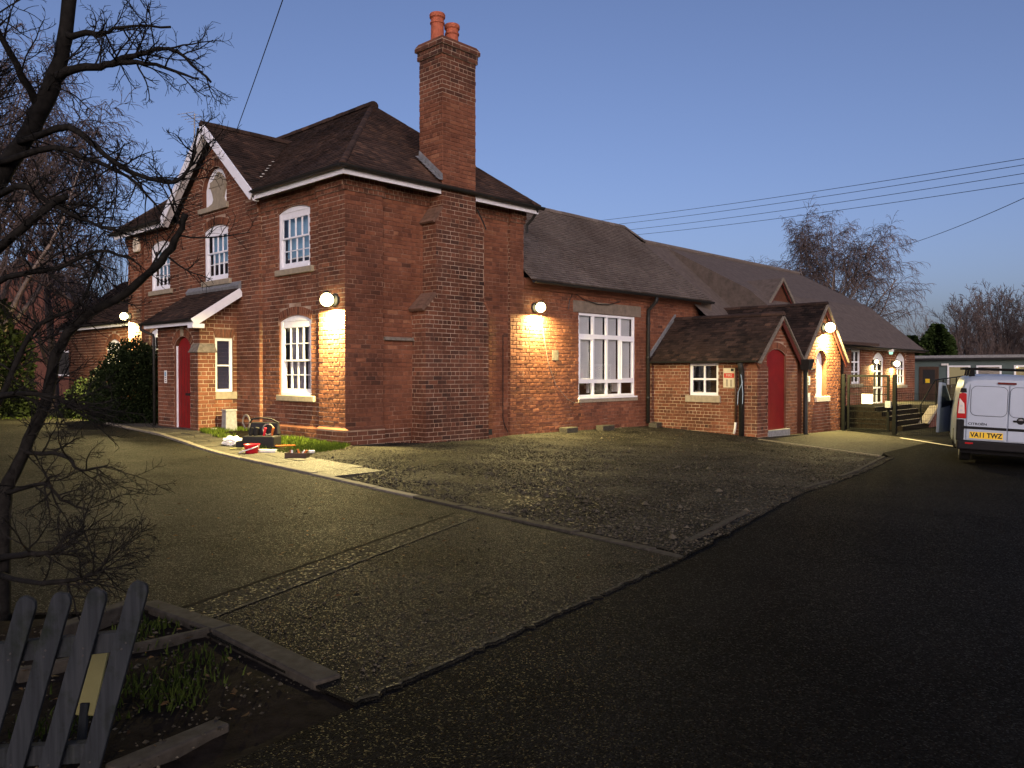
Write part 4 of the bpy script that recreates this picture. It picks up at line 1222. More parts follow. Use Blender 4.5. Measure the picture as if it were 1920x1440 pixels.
# entrance steps, landing and ramp wall
st = thing('entrance_steps', 'dark entrance steps rising to the lit landing behind the gate', 'steps', (21, -4, -.45))
for k in range(5):
    z = -.45 + .15 * (k + 1); y = -4.7 + .22 * k
    sbm = MB(); sbm.box(18.6, 22.3, y, -2.52, z - .15, z); part('step', sbm, 'soil', st, bevel=.008)
    nm = MB(); nm.box(18.6, 22.3, y - .005, y + .04, z + .001, z + .012); part('step_nosing', nm, 'kerb_stone', st)
rmp = thing('ramp_wall', 'sloping brick ramp wall with black handrails right of the entrance steps', 'ramp', (24, -4.6, -.45))
rm = MB(); rm.hexa([(21.0, -4.75, -.7), (27.5, -4.75, -.7), (27.5, -4.5, -.7), (21.0, -4.5, -.7), (22.2, -4.75, .22), (27.5, -4.75, .40), (27.5, -4.5, .40), (22.2, -4.5, .22)])
part('wall', rm, 'ramp_brick', rmp)
rm = MB(); rm.hexa([(20.9, -4.78, -.30), (21.1, -4.78, -.34), (21.1, -4.47, -.34), (20.9, -4.47, -.30), (22.15, -4.78, .26), (22.3, -4.78, .225), (22.3, -4.47, .225), (22.15, -4.47, .26)]); part('coping', rm, 'stone', rmp)
rm = MB(); rm.bar((22.2, -4.62, .245), (27.5, -4.62, .425), .32, .04); part('coping', rm, 'stone', rmp)
ld = MB(); ld.box(22.3, 27.5, -4.5, -2.52, -.5, .29); part('landing', ld, 'concrete_pad', rmp)
for x in [22.4 + .85 * k for k in range(6)]:
    hb = MB(); z = .25 + (x - 22.2) * .034; hb.tube([(x, -4.62, z), (x, -4.62, z + .95)], .022, 8); part('rail_post', hb, 'steel_black', rmp)
hb = MB(); hb.tube([(20.7, -4.62, .35), (21.2, -4.62, .62), (22.3, -4.62, 1.2), (27.4, -4.62, 1.38)], .024, 8); part('handrail', hb, 'steel_black', rmp)
hb = MB(); hb.tube([(20.7, -4.62, .35), (20.66, -4.62, .2), (20.72, -4.62, .05), (20.8, -4.62, -.3)], .024, 8); part('handrail', hb, 'steel_black', rmp)
hb = MB()
for x in [22.55 + .115 * k for k in range(42)]:
    z = .3 + (x - 22.2) * .034; hb.tube([(x, -4.62, z), (x, -4.62, z + .85)], .007, 4, False)
part('balusters', hb, 'steel_black', rmp, kind='stuff')

# ---------------------------------------------------------------- green portable building
pb_ = thing('portable_classroom', 'flat-roofed grey-green portable classroom beyond the yard', 'portable building', (34.5, -4, -.5))
PXX = 33.4
FG = FA(PXX)
bd = MB(); bd.box(PXX, PXX + 6, -16, -.45, -.1, 2.12); part('wall', bd, 'green_clad', pb_)
rb = MB(); rb.box(PXX - .22, PXX + 6.2, -16.2, -.25, 2.125, 2.29); part('roof', rb, 'grey_box', pb_, bevel=.01)
tb = MB(); tb.box(PXX - .235, PXX - .2, -16.22, -.23, 2.06, 2.16); part('roof_trim', tb, 'ink', pb_)
bs_ = MB(); bs_.box(PXX + .1, PXX + 5.8, -15.9, -.6, -.7, -.101); part('skirt', bs_, 'ink', pb_)
fpanel('door', pb_, 'brown_door', FG, -1.62, -.72, -.1, 1.75, -.05, .03, .01)
fpanel('door_glass', pb_, 'ink', FG, -1.45, -.90, .9, 1.6, .0, .034)
fpanel('door_notice', pb_, 'yellow_plate', FG, -1.22, -1.02, .95, 1.15, .0, .04)
for (a, b, lit) in ((-2.75, -1.95, 1), (-4.05, -3.2, 0), (-5.65, -4.75, 1), (-7.2, -6.4, 0)):
    a, b = a - .25, b - .05
    gw_ = grid_window(pb_, FG, a, b, .75, 1.80, [], [], .08, .04, 'upvc', .045, 'room_lit' if lit else 'room_item', backd=-.02 + .025, gl='glass')
fpanel('floodlight', pb_, 'white_plastic', FG, -2.05, -1.75, 1.80, 1.90, .0, .12, .01)
# ---------------------------------------------------------------- ground
def patch(name, poly, dz, mat, label=None, res=.6, kind='structure', skirt=0, rough=0, warp=None, cat=None):
    """sheet over a plan outline that follows the level of the ground"""
    bm = bmesh.new()
    vs = [bm.verts.new((x, y, 0)) for x, y in poly]
    bm.faces.new(vs)
    xs = [p[0] for p in poly]; ys = [p[1] for p in poly]
    for ax_, lo, hi in ((0, min(xs), max(xs)), (1, min(ys), max(ys))):
        k = math.floor(lo / res) * res + res
        while k < hi:
            co = [0, 0, 0]; no = [0, 0, 0]; co[ax_] = k; no[ax_] = 1
            bmesh.ops.bisect_plane(bm, geom=bm.verts[:] + bm.edges[:] + bm.faces[:], plane_co=co, plane_no=no)
            k += res
    bmesh.ops.recalc_face_normals(bm, faces=bm.faces)
    if sum(f.normal.z for f in bm.faces) < 0: bmesh.ops.reverse_faces(bm, faces=bm.faces)
    bnd = [e for e in bm.edges if e.is_boundary]
    bv = {v for e in bnd for v in e.verts}
    for v in bm.verts:
        r = 0
        if rough and v not in bv: r = noise.noise(Vector((v.co.x * 1.3, v.co.y * 1.3, 3))) * rough + noise.noise(Vector((v.co.x * 4, v.co.y * 4, 3))) * rough * .5
        v.co.z = G(v.co.x, v.co.y) + dz + r
    if skirt:
        ret = bmesh.ops.extrude_edge_only(bm, edges=bnd)
        for v in ret['geom']:
            if isinstance(v, bmesh.types.BMVert): v.co.z -= skirt
    me = bpy.data.meshes.new(name); bm.to_mesh(me); bm.free()
    me.materials.append(M[mat])
    o = link(name, me)
    if not cat: o['kind'] = kind
    return tag(o, label, cat)
def ragged(a, b, n, amp, seed=1):
    out = []
    for i in range(n + 1):
        f = i / n; x, y = a[0] + (b[0] - a[0]) * f, a[1] + (b[1] - a[1]) * f
        d = Vector((b[0] - a[0], b[1] - a[1])).normalized()
        k = (noise.noise(Vector((i * .9 + seed * 17, 0, 0))) + .6 * noise.noise(Vector((i * 2.7 + seed * 9, 4, 0)))) * amp
        out.append((x - d.y * k, y + d.x * k))
    return out
# base sheet out to the horizon
gm = MB()
gx = [-900, -300, -120, -60, -40, -30] + [-25 + 1.5 * k for k in range(60)] + [66, 75, 90, 120, 200, 400, 900]
n = len(gx)
for y in gx:
    for x in gx: gm.vert((x, y, G(x, y) - .075))
for j in range(n - 1):
    for i in range(n - 1): gm.face((j * n + i, j * n + i + 1, (j + 1) * n + i + 1, (j + 1) * n + i))
tag(part('ground', gm, 'ground_far', smooth_=True), 'dark open ground reaching to the horizon around the buildings', kind='structure')

KA, KB = (-1.42, 9.2), (-3.81, -10.19)          # ends of the long kerb
kerbx = lambda y: KA[0] + (KB[0] - KA[0]) * (y - KA[1]) / (KB[1] - KA[1])
ROADL = ragged((-7.35, -10.68), (-3.82, -10.22), 90, .045, 2)
ROADM = ragged((-3.80, -10.2), (8.75, -7.68), 60, .05, 5)
# new black road surface, lowest
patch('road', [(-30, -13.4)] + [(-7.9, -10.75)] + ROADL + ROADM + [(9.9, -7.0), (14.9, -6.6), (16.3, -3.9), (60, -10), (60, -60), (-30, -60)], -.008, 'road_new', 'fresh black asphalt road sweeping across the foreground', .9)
# old driveway left of the kerb
drive = [(kerbx(9.2) - .07, 9.2)] + [(kerbx(y) - .07, y) for y in (6, 3, 0, -3, -6, -9)] + [(-3.83, -9.98), (-3.80, -10.2)] + ROADL[::-1] + [(-7.36, -10.3), (-7.36, -8.6), (-8.1, -7.9), (-12, -6), (-25, 4), (-25, 30), (-6, 30), (-2.5, 17), (-1.2, 11.5)]
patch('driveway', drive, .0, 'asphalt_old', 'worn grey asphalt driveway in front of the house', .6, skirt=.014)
lip = [(x + .0, y + .012) for x, y in ROADL] + [(x, y + .035 + .03 * abs(noise.noise(Vector((x * 6, y * 6, 2))))) for x, y in ROADL[::-1]]
patch('broken_edge', lip, .004, 'concrete_pad', 'pale crumbling lip along the edge of the driveway', .5)
# reinstated trench across the apron
def strip(a, b, w, dz, mat, name, label, n=30, amp=.02, seed=3):
    d = (Vector((*b, 0)) - Vector((*a, 0))).normalized(); nx, ny = -d.y * w / 2, d.x * w / 2
    l1 = ragged((a[0] + nx, a[1] + ny), (b[0] + nx, b[1] + ny), n, amp, seed); l2 = ragged((a[0] - nx, a[1] - ny), (b[0] - nx, b[1] - ny), n, amp, seed + 5)
    return patch(name, l1 + l2[::-1], dz, mat, label, .5)
strip((-3.72, -7.52), (-7.3, -8.85), .30, .004, 'asphalt_patch', 'trench_patch', 'narrow patched trench crossing the driveway apron')
strip((-3.72, -7.36), (-7.3, -8.68), .035, .006, 'soil', 'joint', 'dark joint along the patched trench')
strip((-3.74, -7.69), (-7.3, -9.02), .03, .006, 'concrete_pad', 'joint', 'pale raised seam along the patched trench', 30, .012, 8)
# gravel yard
grav = [(kerbx(-9.9) + .09, -9.9)] + [(kerbx(y) + .09, y) for y in (-8, -6, -4.2)] + [(-2.05, -3.9), (-1.95, -1.6), (-1.2, -.75), (-.06, -.06), (1.0, .02), (1.72, -.5), (3.6, -.5), (4.9, 0), (10.94, .03), (10.94, -3.4)] + [(10.2, -3.85), (8.62, -7.42), (8.75, -7.66)] + [(x, y) for x, y in ROADM[::-1]]
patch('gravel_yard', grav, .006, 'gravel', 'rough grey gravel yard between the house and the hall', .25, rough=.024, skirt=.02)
# concrete apron by the gate
patch('forecourt', [(10.96, -3.36), (16.55, -3.36), (16.5, -3.95), (15.1, -6.65), (9.95, -7.05), (8.66, -7.42), (10.24, -3.85)], -.004, 'concrete_pad', 'pale forecourt lit by the lobby lamp in front of the gate', .6, skirt=.05)
patch('school_yard', [(16.5, -2.4), (60, -2.4), (60, -14), (16.0, -14)], -.03, 'asphalt_patch', 'school yard behind the mesh fence', 1.0)
# grass strip under the windows
patch('grass_verge', [(-.0, -.3), (-.0, 4.4), (-1.0, 4.4), (-1.15, 3.6), (-1.72, .9), (-1.9, -.6), (-1.55, -1.0), (-.6, -.75)], .003, 'soil', 'narrow soil strip under the front window', .3, rough=.02)
# planting bed at the near corner
patch('planting_bed', [(-7.37, -8.5), (-7.37, -10.36), (-7.33, -10.66), (-7.9, -10.74), (-11, -11.13), (-11, -7.2), (-8.2, -8.0)], -.02, 'soil', 'bare planting bed behind the picket fence', .15, rough=.05)

# kerb stones
kg = 'kerb stones of the long driveway kerb'
y = KA[1]; L = .915
dirk = (Vector((KB[0], KB[1], 0)) - Vector((KA[0], KA[1], 0))).normalized()
tot = (Vector((KB[0], KB[1], 0)) - Vector((KA[0], KA[1], 0))).length
kerb = thing('kerb', 'long low concrete kerb between the driveway and the gravel yard', 'kerb', (-2.6, 0, 0))
k = 0
while k * L < tot:
    a = Vector((KA[0], KA[1], 0)) + dirk * (k * L + .006); b = Vector((KA[0], KA[1], 0)) + dirk * min((k + 1) * L - .006, tot)
    j1, j2 = rnd.uniform(-.012, .012), rnd.uniform(-.012, .012); jz = rnd.uniform(-.008, .01)
    hgt = .035 if a.y > -3.5 else .022 - .012 * smooth(-6, -9.5, a.y)
    mb = MB(); sx = Vector((dirk.y, -dirk.x, 0))
    za, zb = G(a.x, a.y) + hgt + jz, G(b.x, b.y) + hgt + jz
    for dz0, dz1 in ((-.25, 0),):
        mb.hexa([a + sx * (-.06 + j1) + Vector((0, 0, za - .25)), a + sx * (.06 + j1) + Vector((0, 0, za - .25)), b + sx * (.06 + j2) + Vector((0, 0, zb - .25)), b + sx * (-.06 + j2) + Vector((0, 0, zb - .25)),
                 a + sx * (-.06 + j1) + Vector((0, 0, za)), a + sx * (.06 + j1) + Vector((0, 0, za)), b + sx * (.06 + j2) + Vector((0, 0, zb)), b + sx * (-.06 + j2) + Vector((0, 0, zb))])
    part('kerb_stone', mb, 'kerb_stone' if a.y > -5.5 else 'kerb_dark', kerb, bevel=.012)
    k += 1
# paving slabs beside the kerb
path_ = thing('slab_path', 'row of worn paving slabs inside the kerb in front of the house', 'path', (-2, 2, 0))
y = -3.95; i = 0
while y < 8.8:
    ln = rnd.choice((.6, .75, .9)); 
    for c in range(2):
        w0 = kerbx(y + ln / 2) + .075 + c * .46; w1 = w0 + .45
        mb = MB(); g_ = .008; z = [rnd.uniform(-.008, .008) for _ in range(4)]
        sh_ = rnd.uniform(-.0, .3) if c else 0
        s0, s1 = y + g_ + (0 if c == 0 else .0), y + ln - g_
        dx = (kerbx(s1) - kerbx(s0))
        base = G(w0, y)
        pts = [(w0 - dx / 2, s0), (w1 - dx / 2, s0), (w1 + dx / 2, s1), (w0 + dx / 2, s1)]
        mb.hexa([(*p, base - .05) for p in pts] + [(*p, base + .018 + z[q]) for q, p in enumerate(pts)])
        part('paving_slab', mb, 'slab', path_, bevel=.006)
    y += ln
# timber and stone edging of the gravel yard's far side
edg = thing('gravel_edging', 'thin pale edging along the forecourt side of the gravel yard', 'edging', (9.4, -5.6, -.3))
pts = [(10.2, -3.84), (9.7, -5.0), (9.15, -6.2), (8.62, -7.42)]
for (a, b) in zip(pts[:-1], pts[1:]):
    mb = MB(); za, zb = G(*a) + .01, G(*b) + .01
    mb.bar((a[0], a[1], za), (b[0], b[1], zb), .07, .05); part('edging_board', mb, 'kerb_stone', edg)
ed2 = thing('timber_edging', 'dark sunken edging board between the gravel yard and the road', 'edging', (4.5, -8.5, -.2))
for (a, b) in (((8.6, -7.52), (7.2, -7.80)), ((7.18, -7.82), (5.2, -8.25)), ((5.1, -8.3), (3.4, -8.62)), ((2.4, -8.86), (.9, -9.12)), ((-1.6, -9.6), (-3.3, -9.93))):
    mb = MB(); mb.bar((a[0], a[1], G(*a) + .004), (b[0], b[1], G(*b) - .004), .06, .05); part('edging_board', mb, 'kerb_dark', ed2)
# stones edging the planting bed
be = thing('bed_edging', 'two long flat edging stones beside the planting bed at the near corner', 'edging', (-7.3, -9.4, 0))
for (a, b, w) in (((-7.36, -8.42), (-7.27, -9.24), .13), ((-7.27, -9.26), (-7.29, -10.36), .15)):
    mb = MB(); mb.bar((a[0], a[1], -.035), (b[0], b[1], -.04), w, .12); part('edging_stone', mb, 'kerb_dark', be, bevel=.012)
bt = MB(); bt.bar((-7.34, -9.22, -.035), (-8.3, -9.15, -.035), .04, .12)
solo(part('bed_board', bt, 'kerb_dark', bevel=.006), 'thin timber board dividing the planting bed', 'board')
bt = MB(); bt.bar((-8.05, -8.75, .02), (-7.45, -8.46, .02), .09, .10)
solo(part('bed_rail', bt, 'kerb_dark', bevel=.008), 'dark sleeper at the back of the planting bed beside the driveway', 'sleeper')
bt = MB(); bt.bar((-7.86, -10.42, -.03), (-8.35, -10.52, -.02), .10, .08)
solo(part('edging_fragment', bt, 'kerb_dark', bevel=.012), 'broken edging stone at the road side of the planting bed', 'edging')
lc_ = patch('concrete_patch', [(-7.40 + .20 * math.cos(R(a)) * rnd.uniform(.7, 1.1), -10.76 + .10 * math.sin(R(a)) * rnd.uniform(.7, 1.1)) for a in range(0, 360, 24)], -.028, 'concrete_pad', 'pale lump of concrete at the corner of the driveway', .2)

# loose stones: gravel yard, apron and bed
def stones(name, n, area, size, label, mat='pebble', seed=1, dz=0, bias=.35):
    r2 = random.Random(seed); mb = MB()
    cnt = 0
    while cnt < n:
        x, y = area(r2)
        if x is None: continue
        s = r2.uniform(*size) * (1 if r2.random() < .93 else 1.7)
        z = G(x, y) + dz + s * .15
        a = r2.uniform(0, 6.28); ca, sa = math.cos(a), math.sin(a)
        b = len(mb.v); t = min(1, max(0, r2.gauss(bias, .2))) if r2.random() < .93 else r2.uniform(.7, 1)
        q = [(r2.uniform(.7, 1.2), 0, 0), (0, r2.uniform(.6, 1), 0), (-r2.uniform(.7, 1.2), 0, 0), (0, -r2.uniform(.6, 1), 0), (r2.uniform(-.3, .3), r2.uniform(-.3, .3), r2.uniform(.4, .8)), (0, 0, -.5)]
        for px, py, pz in q: mb.vert((x + s * (px * ca - py * sa), y + s * (px * sa + py * ca), z + s * pz))
        for f in ((0, 1, 4), (1, 2, 4), (2, 3, 4), (3, 0, 4), (1, 0, 5), (2, 1, 5), (3, 2, 5), (0, 3, 5)): mb.face([b + i for i in f], 0, t)
        cnt += 1
    o = part(name, mb, mat); return tag(o, label, None, None, 'stuff')
def inside(poly, x, y):
    c = False
    for (x0, y0), (x1, y1) in zip(poly, poly[1:] + poly[:1]):
        if (y0 > y) != (y1 > y) and x < x0 + (x1 - x0) * (y - y0) / (y1 - y0): c = not c
    return c
def area_of(poly, near=0):
    xs = [p[0] for p in poly]; ys = [p[1] for p in poly]
    def f(r2):
        x, y = r2.uniform(min(xs), max(xs)), r2.uniform(min(ys), max(ys))
        if not inside(poly, x, y): return None, None
        if near and r2.random() > min(1, near / (Vector((x, y, 0)) - EYE).length) ** 1.2: return None, None
        return x, y
    return f
stones('gravel_stones', 42000, area_of(grav, 6), (.006, .017), 'loose gravel stones strewn over the yard', seed=3, dz=.008)
stones('larger_stones', 900, area_of(grav, 8), (.018, .035), 'larger pale stones lying among the gravel', seed=31, dz=.006, bias=.5)
stones('loose_grit', 5000, area_of([(-7.3, -10.6), (-3.9, -10.2), (-3.8, -7.5), (-7.3, -8.7)], 5), (.003, .008), 'loose grit scattered on the driveway apron', seed=5, dz=.004, bias=.45)
stones('bed_stones', 1500, area_of([(-7.4, -8.6), (-7.4, -10.4), (-9.5, -11), (-9.5, -7.8)], 5), (.004, .011), 'small stones in the soil of the planting bed', seed=6, dz=.01, bias=.3)
stones('edge_grit', 1500, lambda r2: (lambda f, k: (ROADL[0][0] + (ROADL[-1][0] - ROADL[0][0]) * f + k * .0, ROADL[0][1] + (ROADL[-1][1] - ROADL[0][1]) * f - abs(r2.gauss(0, .10))))(r2.random() ** 1.3 * 1.0, 0), (.002, .006), 'crumbled grit along the broken driveway edge', seed=8, dz=-.03, bias=.35)

# grass tufts
def grass(name, n, area, hgt, label, seed=1, dz=0, mat='grass'):
    r2 = random.Random(seed); mb = MB(); c = 0
    while c < n:
        x, y = area(r2)
        if x is None: continue
        z = G(x, y) + dz; h = r2.uniform(*hgt); a = r2.uniform(0, 6.28); l = r2.uniform(.1, .7) * h; w = .004 + h * .03
        dx, dy = math.cos(a), math.sin(a)
        t = min(1, max(0, r2.gauss(.5, .25)))
        mb.poly([(x - dy * w, y + dx * w, z), (x + dy * w, y - dx * w, z), (x + dy * w * .6 + dx * l * .4, y - dx * w * .6 + dy * l * .4, z + h * .6), (x + dx * l, y + dy * l, z + h), (x - dy * w * .6 + dx * l * .4, y + dx * w * .6 + dy * l * .4, z + h * .6)], 0, t); c += 1
    return tag(part(name, mb, mat), label, None, None, 'stuff')
gp = [(-.04, -.2), (-.04, 4.35), (-1.0, 4.35), (-1.2, 3.6), (-1.62, .9), (-1.75, -.6), (-1.3, -.9), (-.5, -.6)]
ga = area_of(gp)
def dense(r2):
    x, y = ga(r2)
    if x is None: return None, None
    k = noise.noise(Vector((x * 1.1, y * 1.1, 8))) + .25 - .35 * smooth(1.2, 2.2, y) + .5 * smooth(.4, -.3, y) * smooth(-1.6, -.6, x) + .35 * smooth(3, 4, y)
    return (x, y) if r2.random() < k + .15 else (None, None)
grass('verge_grass', 9000, dense, (.03, .10), 'short green grass growing along the foot of the front wall', 4, .005)
tuft = [(-7.75, -9.05), (-7.62, -9.6), (-7.8, -9.85), (-8.0, -9.7), (-7.55, -8.85), (-8.3, -9.9), (-7.9, -10.0)]
def tufts(r2):
    c = r2.choice(tuft); return c[0] + r2.gauss(0, .10), c[1] + r2.gauss(0, .10)
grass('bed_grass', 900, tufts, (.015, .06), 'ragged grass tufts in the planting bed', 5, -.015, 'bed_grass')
r2 = random.Random(15); mb = MB()
for k in range(420):
    if k < 160: x, y = r2.uniform(-7.2, -3.9), r2.uniform(-10.1, -4)
    elif k < 300: x, y = kerbx(0) + r2.uniform(-5, 0), r2.uniform(-6, 8)
    else: x, y = r2.uniform(-9, -7.45), r2.uniform(-10.5, -8.6)
    if k >= 160 and k < 300: x = kerbx(y) - abs(r2.gauss(0, .5)) - .1
    a = r2.uniform(0, 6.28); s = r2.uniform(.012, .03); z = G(x, y) + .006 + (0 if k < 300 else .01)
    dx, dy = math.cos(a) * s, math.sin(a) * s
    mb.poly([(x - dx, y - dy, z), (x - dy * .5, y + dx * .5, z + r2.uniform(0, .012)), (x + dx, y + dy, z + r2.uniform(0, .01)), (x + dy * .5, y - dx * .5, z + r2.uniform(0, .006))], 0, r2.random())
tag(part('fallen_leaves', mb, 'dead_leaf'), 'dead leaves and scraps scattered over the driveway', None, None, 'stuff')
far = area_of([(-1.1, 9.5), (-1.0, 18), (-9, 26), (-16, 22), (-3.5, 14)])
grass('far_lawn', 9000, far, (.05, .14), 'lamp-lit lawn beyond the left end of the driveway', 6, -.07)
# ---------------------------------------------------------------- lamps
LAMPC = (1.0, .785, .32)
def wall_lamp(pos, n, label, power, r=.125, tilt=.18, group='lit wall lamps', glow='lamp_glow', name='wall_lamp', side=0, size=.16):
    n = Vector(n); pos = Vector(pos)
    t = thing(name, label, 'lamp', pos, group)
    s_ = Vector((0, 0, 1)).cross(n)
    ax_ = 'X' if abs(n.x) > .5 else 'Y'
    sg = n.x if ax_ == 'X' else n.y
    mb = MB(); mb.lathe(pos, [(r * 1.05, 0), (r * 1.05, sg * .03), (r * .9, sg * .045)], 20, ax_); part('back_plate', mb, 'black_plastic', t)
    gc = pos + n * (.075 + r)
    mb = MB(); mb.lathe(gc, [(r * math.sin(R(a)) + .0005, -r * math.cos(R(a))) for a in range(0, 181, 15)], 20); part('globe', mb, glow, t, smooth_=True)
    mb = MB(); mb.tube([pos + n * .04, pos + n * .07 + Vector((0, 0, r * .6)), gc + Vector((0, 0, r * 1.12))], .014, 8); part('bracket', mb, 'black_plastic', t)
    mb = MB(); mb.lathe(gc + Vector((0, 0, r * .98)), [(r * .62, 0), (r * .55, .025), (r * .2, .05)], 16); part('hood', mb, 'black_plastic', t)
    ld = bpy.data.lights.new('bulb', 'AREA'); ld.shape = 'DISK'; ld.size = size; ld.energy = power; ld.color = LAMPC
    lo = link('bulb', ld, t)
    d = (n * tilt + Vector((0, 0, -1)) + s_ * side).normalized()
    mtx = d.to_track_quat('-Z', 'Y').to_matrix().to_4x4(); mtx.translation = pos + n * (.07 + r * .6) + Vector((0, 0, -r - .03))
    lo.matrix_local = Matrix.Translation(-pos) @ mtx
    lo.matrix_parent_inverse = Matrix.Identity(4)
    lo.matrix_basis = Matrix.Translation(-pos) @ mtx
    return t
wall_lamp((-.002, .33, 2.96), (-1, 0, 0), 'bright round lamp on the near corner of the house above the lower sash window', 1350, .135)
wall_lamp((-.002, 10.86, 3.12), (-1, 0, 0), 'bright round lamp at the far left end of the house behind the branches', 1500, .11, side=-.1)
wall_lamp((5.74, .018, 3.12), (0, -1, 0), 'bright round lamp on the hall wall next to the large window', 850, .125)
wall_lamp((15.22, LY - .012, 2.86), (0, -1, 0), 'bright floodlight high on the gabled lobby', 1000, .15, side=.2)
wall_lamp((22.05, WY - .012, 1.88), (0, -1, 0), 'small lit lamp left of the glazed entrance door', 130, .07, glow='lamp_small', size=.08)
wall_lamp((24.12, WY - .012, 1.82), (0, -1, 0), 'wide lit lamp between the entrance door and the end window', 240, .11, glow='lamp_small', size=.12)
eb = thing('emergency_light', 'small green-lit emergency light hanging above the entrance door', 'lamp', (22.9, -2.6, 2.35))
mb = MB(); mb.bar((22.85, -2.9, 2.36), (22.85, -2.9, 2.26), .16, .16); part('housing', mb, 'white_plastic', eb)
mb = MB(); mb.lathe((22.85, -2.9, 2.16), [(.05, 0), (.07, .04), (.07, .098)], 12); part('lens', mb, 'lamp_green', eb)
mb = MB(); mb.bar((22.85, -2.9, 2.37), (22.85, -2.53, 2.44), .03, .03); part('bracket', mb, 'steel_black', eb)

# ---------------------------------------------------------------- fittings on the walls
al = thing('alarm_box', 'cream burglar alarm box under the eaves at the left of the house', 'alarm', (.08, 10.2, 5.1))
mb = MB(); fshape(mb, FA(0), [(10.10, 4.95), (10.36, 4.95), (10.42, 5.02), (10.42, 5.26), (10.34, 5.36), (10.12, 5.36), (10.06, 5.26), (10.06, 5.02)], 0.012, .10); part('cover', mb, 'cream_paint', al, bevel=.015)
mb = MB(); fshape(mb, FA(0), [(10.2, 5.05), (10.28, 5.05), (10.28, 5.27), (10.2, 5.27)], .099, .105); part('strobe', mb, 'stone', al)
def notice(F, u0, u1, v0, v1, label, mat='sign_white', d=.014, lines=(), cat='sign', head=None):
    t = thing('notice', label, cat, F((u0 + u1) / 2, v0, d))
    fpanel('panel', t, mat, F, u0, u1, v0, v1, d, d + .008, .002)
    for k, (a, b, c, e_, m_) in enumerate(lines):
        fpanel('print', t, m_, F, u0 + (u1 - u0) * a, u0 + (u1 - u0) * b, v0 + (v1 - v0) * c, v0 + (v1 - v0) * e_, d + .0082, d + .0095)
    return t
lnz = lambda n, m='ink': [(.15, rnd.uniform(.6, .88), .1 + .5 * k / n, .1 + .5 * k / n + .05, m) for k in range(n)]
notice(FA(-.92), 6.22, 6.36, 1.22, 1.53, 'small pale notice plate left of the red front door', lines=[(.2, .8, .55, .9, 'blind_blue')] + lnz(3))
def text(s, size, mtx, mat, parent, name='lettering', ext=.001, align='CENTER', shear=0):
    cu = bpy.data.curves.new(name, 'FONT'); cu.body = s; cu.size = size; cu.align_x = align; cu.align_y = 'CENTER'; cu.extrude = ext
    tmp = bpy.data.objects.new(name, cu); col.objects.link(tmp)
    me = bpy.data.meshes.new_from_object(tmp.evaluated_get(bpy.context.evaluated_depsgraph_get()))
    bpy.data.objects.remove(tmp); me.materials.clear(); me.materials.append(M[mat])
    o = link(name, me, parent); o.matrix_basis = mtx
    return o
def face_mtx(F, u, v, d):
    x = F.u if F.u.cross(Vector((0, 0, 1))).dot(F.n) > 0 else -F.u
    mtx = Matrix((x, Vector((0, 0, 1)), F.n)).transposed().to_4x4(); mtx.translation = F(u, v, d); return mtx
ex = notice(FA(PX), -2.76, -2.40, 1.06, 1.60, 'weathered cream sign with a red band on the side porch wall', 'sign_cream', lines=[(.06, .94, .50, .74, 'sign_red'), (.1, .35, .84, .98, 'ink'), (.25, .4, .05, .4, 'stone'), (.6, .75, .05, .42, 'stone')])
text('FIRE', .105, face_mtx(FA(PX), -2.58, 1.395, .025), 'sign_cream', ex)
n1 = notice(FB(LY), 13.97, 14.28, 1.10, 1.36, 'upper white pictogram sign on the lit lobby wall', lines=[(.4, .62, .5, .92, 'ink'), (.15, .85, .30, .36, 'ink'), (.25, .75, .14, .2, 'ink')])
n2 = notice(FB(LY), 13.98, 14.29, .60, .86, 'lower white lettered sign on the lit lobby wall', lines=[(.3, .45, .7, .9, 'blind_grey')] + lnz(4, 'blind_grey'))

# ---------------------------------------------------------------- gate and fence
GX = 16.45
g0 = G(GX, -4.3)
gate = thing('yard_gate', 'black steel mesh gate between the lobby and the yard fence', 'gate', (GX, -4.35, g0))
def post(t, y, w, h, name='post', x=GX):
    mb = MB(); z = G(x, y); mb.box(x - w / 2, x + w / 2, y - w / 2, y + w / 2, z - .1, z + h); return part(name, mb, 'steel_black', t, bevel=.004)
post(gate, -3.60, .10, 1.80); post(gate, -5.15, .11, 1.84)
mb = MB()
for y in (-3.76, -4.96): mb.box(GX - .03, GX + .03, y - .035, y + .035, g0 + .07, g0 + 1.80)
for z in (.09, 1.77): mb.box(GX - .03, GX + .03, -4.925, -3.795, g0 + z - .035, g0 + z + .035)
part('gate_frame', mb, 'steel_black', gate)
for z in (1.45, 1.2, .66, .42, .28):
    mb = MB(); mb.box(GX - .012, GX + .012, -4.925, -3.795, g0 + z - .012, g0 + z + .012); part('rail', mb, 'steel_black', gate)
mb = MB(); k = -3.84
while k > -4.92:
    mb.box(GX - .004, GX + .004, k - .004, k + .004, g0 + .12, g0 + 1.74); k -= .055
part('mesh_wires', mb, 'steel_black', gate, kind='stuff')
mb = MB(); mb.box(GX - .10, GX + .02, -5.06, -4.90, g0 + .80, g0 + 1.0); part('lock_case', mb, 'galv', gate)
for z in (.25, 1.5):
    mb = MB(); mb.tube([(GX, -3.66, g0 + z - .06), (GX, -3.66, g0 + z + .06)], .02, 8); part('hinge', mb, 'steel_black', gate)
gs_ = thing('gate_sign', 'white notice fixed to the yard gate', 'sign', (GX - .04, -4.34, g0 + .9))
Fg = FA(GX - .035)
fpanel('panel', gs_, 'sign_white', Fg, -4.52, -4.18, .50, .80, 0, .008, .002)
for k in range(5): fpanel('print', gs_, 'blind_grey', Fg, -4.46 + rnd.uniform(0, .05), -4.25, .54 + .045 * k, .555 + .045 * k, .0082, .0092)
